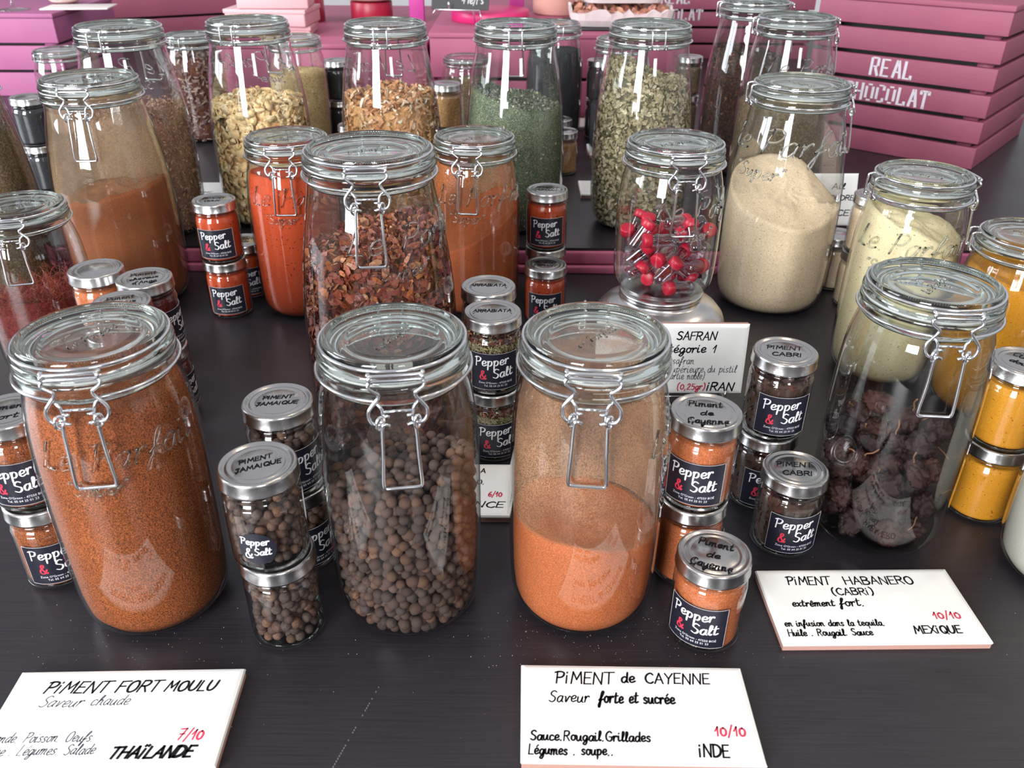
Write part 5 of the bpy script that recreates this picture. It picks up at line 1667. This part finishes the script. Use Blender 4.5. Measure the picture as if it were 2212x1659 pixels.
# ================================================================== SMALL SHOP JARS
t_jam = lid_text([('PIMENT', 0.0042, 0.022), ('JAMA¡QUE', 0.0042, 0.030)], 't_jam')
t_arr = lid_text([('ARRAB¡ATA', 0.0052, 0.034)], 't_arr')
t_cay = lid_text([('Piment', 0.0068, 0.025), ('de', 0.0060, 0.010), ('Cayenne', 0.0068, 0.029)], 't_cay')
t_cab = lid_text([('PIMENT', 0.0058, 0.029), ('CABRI', 0.0058, 0.024)], 't_cab')
t_ang = lid_text([('Piment', 0.0062, 0.024), ('cheveux', 0.0055, 0.026), ("d'Ange", 0.0062, 0.022)], 't_ang')
t_pap = lid_text([('PIMENT', 0.0050, 0.026), ('DOUX', 0.0050, 0.018)], 't_pap')
t_fum = lid_text([('P¡MENT', 0.0050, 0.028), ('FUMANT', 0.0050, 0.028)], 't_fum')
t_cur = lid_text([('CURRY', 0.0060, 0.024), ('doux', 0.0062, 0.018)], 't_cur')
t_for = lid_text([('Piment', 0.0070, 0.028), ('fort', 0.0068, 0.018)], 't_for')
H1 = TS + 0.0003

fill_no = [0]
def fill(key, loc, what, kind_):
    """the contents of one small jar"""
    me, m = small_fill[key]
    return stuff(what[0], me, m, loc, rnd.uniform(0, 6), what[1], kind_)

small_powder('cayenne', M['cayenne'], 0.0555, 3, 0.002)
small_powder('paprika', M['paprika'], 0.0560, 4)
small_powder('turmeric', M['turmeric'], 0.0560, 5)
small_powder('cream', M['cream'], 0.0550, 6)
small_powder('rust', M['rust'], 0.0560, 7, 0.002)
small_powder('black', M['dark_seed'], 0.0560, 8)
small_powder('earth', M['earth'], 0.0540, 9)
small_powder('husk', M['chipcore'], 0.0540, 10)
# arrabiata: herbs, flakes and a pale band
hS = heap(0.054, 0, 0, 0.002, 90, 11)
core = content_solid(SIN, 0.052, lambda x, y: hS(x, y) - 0.002, 40, 0.0035, 0.005, 6)
small_fill['arr_core'] = (core, M['bark'])
mixm = flakes_mat('arrabiata_mix', [(0.20, 0.035, 0.018), (0.32, 0.10, 0.05), (0.12, 0.02, 0.015), (0.42, 0.33, 0.17), (0.24, 0.05, 0.03), (0.33, 0.28, 0.15)], 0.6)
small_fill['arr'] = (scatter(SIN, hS, 1500, 220, piece_leaf, 0.0019, 12, 0.0020, 0.005, 0.05, 0.5, 0.0015), mixm)
band = scatter(SIN, lambda x, y: 0.049, 1000, 0, piece_strip, 0.0015, 13, 0.0015, 0.0435, 0.05, 0.6, 0.0004)
small_fill['arr_band'] = (band, flakes_mat('oregano', [(0.36, 0.31, 0.16), (0.26, 0.23, 0.11), (0.45, 0.40, 0.24)], 0.7))
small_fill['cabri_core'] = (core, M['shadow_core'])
small_fill['cabri'] = (scatter(SIN, hS, 460, 60, piece_leaf, 0.0042, 14, 0.0034, 0.005, 0.05, 0.3, 0.003), flakes_mat('cabri_skin', [(0.035, 0.012, 0.012), (0.06, 0.018, 0.014), (0.025, 0.012, 0.014), (0.11, 0.03, 0.018)], 0.35, 0.5))
bps = berry_positions(SIN, heap(0.052, 0, 0, 0.002, 60, 15), 0.0038, 0.0018, 1, 0.005, 16)
small_fill['berry'] = (berries_joined(bps, b2), M['berry'])
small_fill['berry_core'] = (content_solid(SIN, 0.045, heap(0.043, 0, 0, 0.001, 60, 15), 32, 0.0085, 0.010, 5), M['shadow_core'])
small_fill['thread_core'] = (content_solid(SIN, 0.052, hS, 40, 0.0028, 0.005, 6), M['thread_core'])

def sj(x, y, z, yaw, label, fills, what, lid=None, sticker='square', lid_yaw=0.0, group=None):
    loc = (x, y, z)
    small_jar(loc, yaw, label, lid, sticker, lid_yaw=lid_yaw, group=group)
    key = '+'.join(fills)
    if key not in small_fill:
        parts = [small_fill[k] for k in fills]
        V, F, mi = [], [], []
        for q, (me, m) in enumerate(parts):
            b = len(V); V += [v.co.copy() for v in me.vertices]
            fs = [tuple(b + i for i in p.vertices) for p in me.polygons]; F += fs; mi += [q] * len(fs)
        me = mk(V, F)
        for _, m in parts: me.materials.append(m)
        me.polygons.foreach_set('material_index', mi)
        small_fill[key] = (me, None)
    fill(key, loc, what, 'spice')

E1 = 0.0002
# allspice: two stacks
sj(-0.161, 0.4450, 0, R(60), 'lower allspice jar in the front stack, no sticker showing', ['berry_core', 'berry'], ('allspice_heap', 'allspice berries in the lower front stack jar'), t_jam, None)
sj(-0.1635, 0.4445, H1, R(-2), 'upper allspice jar in the front stack with a round Pepper & Salt sticker', ['berry_core', 'berry'], ('allspice_heap', 'allspice berries in the upper front stack jar'), t_jam, 'round', 0.45)
sj(-0.1660, 0.5230, 0, R(45), 'lower allspice jar in the rear stack, mostly hidden', ['berry_core', 'berry'], ('allspice_heap', 'allspice berries in the lower rear stack jar'), t_jam)
sj(-0.1690, 0.5215, H1, R(48), 'upper allspice jar in the rear stack, its square label turned to the right', ['berry_core', 'berry'], ('allspice_heap', 'allspice berries in the upper rear stack jar'), t_jam, 'square', 0.15)
# arrabiata
sj(-0.0175, 0.6735, 0, R(12), 'lower arrabiata spice jar behind the 6/10 tile', ['arr_core', 'arr', 'arr_band'], ('pasta_spice', 'red and green pasta spice in the lower jar'), t_arr)
sj(-0.0175, 0.6735, H1, R(5), 'upper arrabiata spice jar, nearer of two matching lids', ['arr_core', 'arr', 'arr_band'], ('pasta_spice', 'red and green pasta spice in the upper front jar'), t_arr, 'square', 0.05)
sj(-0.0215, 0.7330, 0, R(20), 'lower arrabiata spice jar in the hidden rear stack', ['arr_core', 'arr'], ('pasta_spice', 'pasta spice in the hidden lower jar'), t_arr)
sj(-0.0225, 0.7290, H1, R(20), 'upper arrabiata spice jar, farther of two matching lids', ['arr_core', 'arr'], ('pasta_spice', 'pasta spice in the upper rear jar'), t_arr, 'square', 0.0)
# cayenne
sj(0.1375, 0.5100, 0, R(35), 'lower cayenne jar of the stack right of the cayenne clip-top jar', ['cayenne'], ('cayenne_powder', 'cayenne in the lower stacked small jar'), t_cay)
sj(0.1385, 0.5110, H1, R(-20), 'upper cayenne jar of the stack right of the cayenne clip-top jar', ['cayenne'], ('cayenne_powder', 'cayenne in the upper stacked small jar'), t_cay, 'square', -0.1)
sj(0.1400, 0.4450, 0, R(-30), 'single cayenne jar standing in front of its stack', ['cayenne'], ('cayenne_powder', 'cayenne in the single small jar'), t_cay, 'square', -0.35)
# cabri
sj(0.2175, 0.6035, 0, R(2), 'lower habanero jar of the stack behind the single one', ['cabri_core', 'cabri'], ('dried_pepper', 'dark dried pepper in the lower stacked jar'), t_cab)
sj(0.2200, 0.6030, H1, R(-2), 'upper habanero jar of the stack behind the single one', ['cabri_core', 'cabri'], ('dried_pepper', 'dark dried pepper in the upper stacked jar'), t_cab, 'square', -0.1)
sj(0.2241, 0.5440, 0, R(2), 'single habanero jar in front of the stack, left of the dried habanero jar', ['cabri_core', 'cabri'], ('dried_pepper', 'dark dried pepper in the single small jar'), t_cab, 'square', -0.05)
# paprika
sj(-0.3550, 0.9757, 0, R(10), 'lower red paprika jar of the stack left of the paprika clip-top jar', ['paprika'], ('paprika', 'paprika in the lower jar of the left red stack'), t_pap)
sj(-0.3550, 0.9757, H1, R(6), 'upper red paprika jar of the stack left of the paprika clip-top jar', ['paprika'], ('paprika', 'paprika in the upper jar of the left red stack'), t_pap, 'square', 0.1)
sj(-0.3480, 1.0350, 0, R(15), 'darker red jar standing behind the left red stack', ['paprika'], ('paprika', 'paprika in the jar behind the left red stack'), t_pap, 'square', 0.1)
sj(0.0420, 1.0250, 0, R(3), 'lower red jar of the stack left of the vial stand', ['paprika'], ('paprika', 'paprika in the lower jar of the right red stack'), t_fum)
sj(0.0420, 1.0250, H1, R(-1), 'upper red jar of the stack left of the vial stand', ['paprika'], ('paprika', 'paprika in the upper jar of the right red stack'), t_fum, 'square', -0.15)
sj(0.0400, 0.9620, 0, R(-2), 'red jar standing in front of the right red stack', ['paprika'], ('paprika', 'paprika in the jar before the right red stack'), t_fum, 'square', -0.1)
# left edge: rust chili
sj(-0.3530, 0.5040, 0, R(28), 'lower chili jar of the stack at the left edge behind the ground chili jar', ['rust'], ('ground_chili', 'ground chili in the lower left edge jar'), t_for)
sj(-0.3560, 0.5060, H1, R(12), 'upper chili jar of the stack at the left edge behind the ground chili jar', ['rust'], ('ground_chili', 'ground chili in the upper left edge jar'), t_for, 'square', 0.35)
# angel hair chili
sj(-0.3490, 0.7450, 0, R(70), 'lower dark chili thread jar, mostly hidden by the ground chili jar', ['thread_core'], ('chili_threads', 'chili threads in the lower small jar'), t_ang)
sj(-0.3490, 0.7430, H1, R(80), 'upper dark chili thread jar with a handwritten lid, rear of two', ['thread_core'], ('chili_threads', 'chili threads in the upper small jar'), t_ang, 'square', 0.4)
sj(-0.3480, 0.6880, 0, R(100), 'lower dark chili thread jar in the front hidden stack', ['thread_core'], ('chili_threads', 'chili threads in the hidden front lower jar'), t_ang)
sj(-0.3490, 0.6880, H1, R(100), 'upper dark chili thread jar just behind the rim of the ground chili jar', ['thread_core'], ('chili_threads', 'chili threads in the front upper jar'), t_ang, 'square', 0.4)
sj(-0.4030, 0.7650, 0, R(20), 'lower orange spice jar left of the chili thread jars', ['cayenne'], ('orange_spice', 'orange spice in the lower jar left of the thread jars'), None)
sj(-0.4040, 0.7640, H1, R(20), 'upper orange spice jar left of the chili thread jars, blank shiny lid', ['cayenne'], ('orange_spice', 'orange spice in the upper jar left of the thread jars'), None, None)
# turmeric stack
sj(0.4055, 0.5880, 0, R(110), 'lower turmeric jar of the stack right of the habanero clip-top jar', ['turmeric'], ('turmeric', 'turmeric in the lower stacked small jar'), t_cur, None)
sj(0.4055, 0.5880, H1, R(110), 'upper turmeric jar of the stack right of the habanero clip-top jar', ['turmeric'], ('turmeric', 'turmeric in the upper stacked small jar'), t_cur, None, -0.9)
sj(0.4740, 0.6120, 0, R(110), 'turmeric jar cut by the right edge beside the stack', ['turmeric'], ('turmeric', 'turmeric in the small jar at the right edge'), t_cur, None)
# white jars
sj(0.4435, 1.0120, 0, R(150), 'lower white powder jar of the stack between the two cream clip-top jars', ['cream'], ('white_powder', 'white powder in the lower stacked jar'), None, None)
sj(0.4435, 1.0120, H1, R(150), 'upper white powder jar of the stack between the two cream clip-top jars', ['cream'], ('white_powder', 'white powder in the upper stacked jar'), None, None)
sj(0.4320, 1.0730, 0, R(150), 'white powder jar behind the stack of white jars', ['cream'], ('white_powder', 'white powder in the jar behind the stack'), None, None)
# small jars on the platform
sj(-0.3390, 1.7080, ZP, R(120), 'lower black jar behind the garlic chips, by the middle crate', ['black'], ('black_spice', 'black spice in the lower jar by the middle crate'), None, None)
sj(-0.3390, 1.7080, ZP + H1, R(120), 'upper black jar behind the garlic chips, by the middle crate', ['black'], ('black_spice', 'black spice in the upper jar by the middle crate'), None, None)
sj(-0.1150, 1.4900, ZP, R(120), 'lower amber herb jar right of the orange strips', ['husk'], ('amber_herb', 'amber herb in the lower jar right of the strips'), None, None)
sj(-0.1150, 1.4900, ZP + H1, R(120), 'upper amber herb jar right of the orange strips', ['husk'], ('amber_herb', 'amber herb in the upper jar right of the strips'), None, None)
sj(-0.2820, 1.5070, ZP, R(120), 'small brown jar in the gap left of the orange strips', ['earth'], ('brown_spice', 'brown spice in the gap left of the strips'), None, None)
sj(0.0850, 1.4740, ZP, R(120), 'small amber herb jar right of the green herb jar, front of two', ['husk'], ('amber_herb', 'amber herb in the front small jar'), None, None)
sj(0.0800, 1.5600, ZP, R(120), 'small amber herb jar right of the green herb jar, rear of two', ['husk'], ('amber_herb', 'amber herb in the rear small jar'), None, None)
sj(0.3480, 1.7760, ZP, R(120), 'lower dark jar right of the grey-green leaf jar', ['earth'], ('brown_spice', 'brown spice in the lower right rear jar'), None, None)
sj(0.3480, 1.7760, ZP + H1, R(120), 'upper dark jar right of the grey-green leaf jar', ['earth'], ('brown_spice', 'brown spice in the upper right rear jar'), None, None)
sj(0.1660, 1.7270, ZP, R(120), 'lower black jar left of the half hidden clip-top jar', ['black'], ('black_spice', 'black spice in the lower jar before the wide crate'), None, None)
sj(0.1660, 1.7270, ZP + H1, R(120), 'upper black jar left of the half hidden clip-top jar', ['black'], ('black_spice', 'black spice in the upper jar before the wide crate'), None, None)
sj(-0.7600, 1.3650, ZP, R(60), 'lower black jar between the two left edge jars', ['black'], ('black_spice', 'black spice in the lower jar at the left'), None, None)
sj(-0.7600, 1.3650, ZP + H1, R(60), 'upper black jar between the two left edge jars', ['black'], ('black_spice', 'black spice in the upper jar at the left'), None, None)
sj(-0.4400, 1.3400, ZP, R(120), 'lower brown jar in the gap left of the garlic chips', ['earth'], ('brown_spice', 'brown spice in the lower jar left of the garlic chips'), None, None)
sj(-0.4400, 1.3400, ZP + H1, R(120), 'upper brown jar in the gap left of the garlic chips', ['earth'], ('brown_spice', 'brown spice in the upper jar left of the garlic chips'), None, None)

# ---- spilled grains on the table
rr = random.Random(5)
V, F = [], []
for i in range(420):
    if i < 200:
        x, y = 0.053 + rr.gauss(0.0, 0.055), 0.432 + rr.gauss(0, 0.02)
    elif i < 300:
        x, y = -0.26 + rr.gauss(0, 0.08), 0.425 + rr.gauss(0, 0.03)
    else:
        x, y = rr.uniform(-0.45, 0.45), rr.uniform(0.25, 0.9)
    s_ = rr.uniform(0.00012, 0.00034)
    b = len(V)
    V += [(x - s_, y - s_, 0.0001), (x + s_, y - s_, 0.0001), (x, y + s_, 0.0001), (x, y, s_ * 1.5)]
    F += [(b, b + 1, b + 3), (b + 1, b + 2, b + 3), (b + 2, b, b + 3), (b, b + 2, b + 1)]
me = mk(V, F, False)
o = link('spilled_grains', me, plain('grain', (0.5, 0.36, 0.27), 0.8)); tag(o, 'tiny grains of spice spilled on the black table', 'crumbs', kind='stuff')

mb = MB()
rr = random.Random(8)
for i in range(34):
    t = i / 33
    if rr.random() < 0.3: continue
    x = -0.088 - 0.020 * t; y = 0.392 - 0.062 * t
    mb.box(x - 0.0004, x + 0.0004, y - 0.0006, y + 0.0006, 0.00002, 0.00008)
o = mb.build('table_scratch', plain('scratch_mark', (0.12, 0.12, 0.13), 0.6), None, False)
tag(o, 'faint dotted scratch on the black table between the two front tiles', 'scratch', kind='stuff')
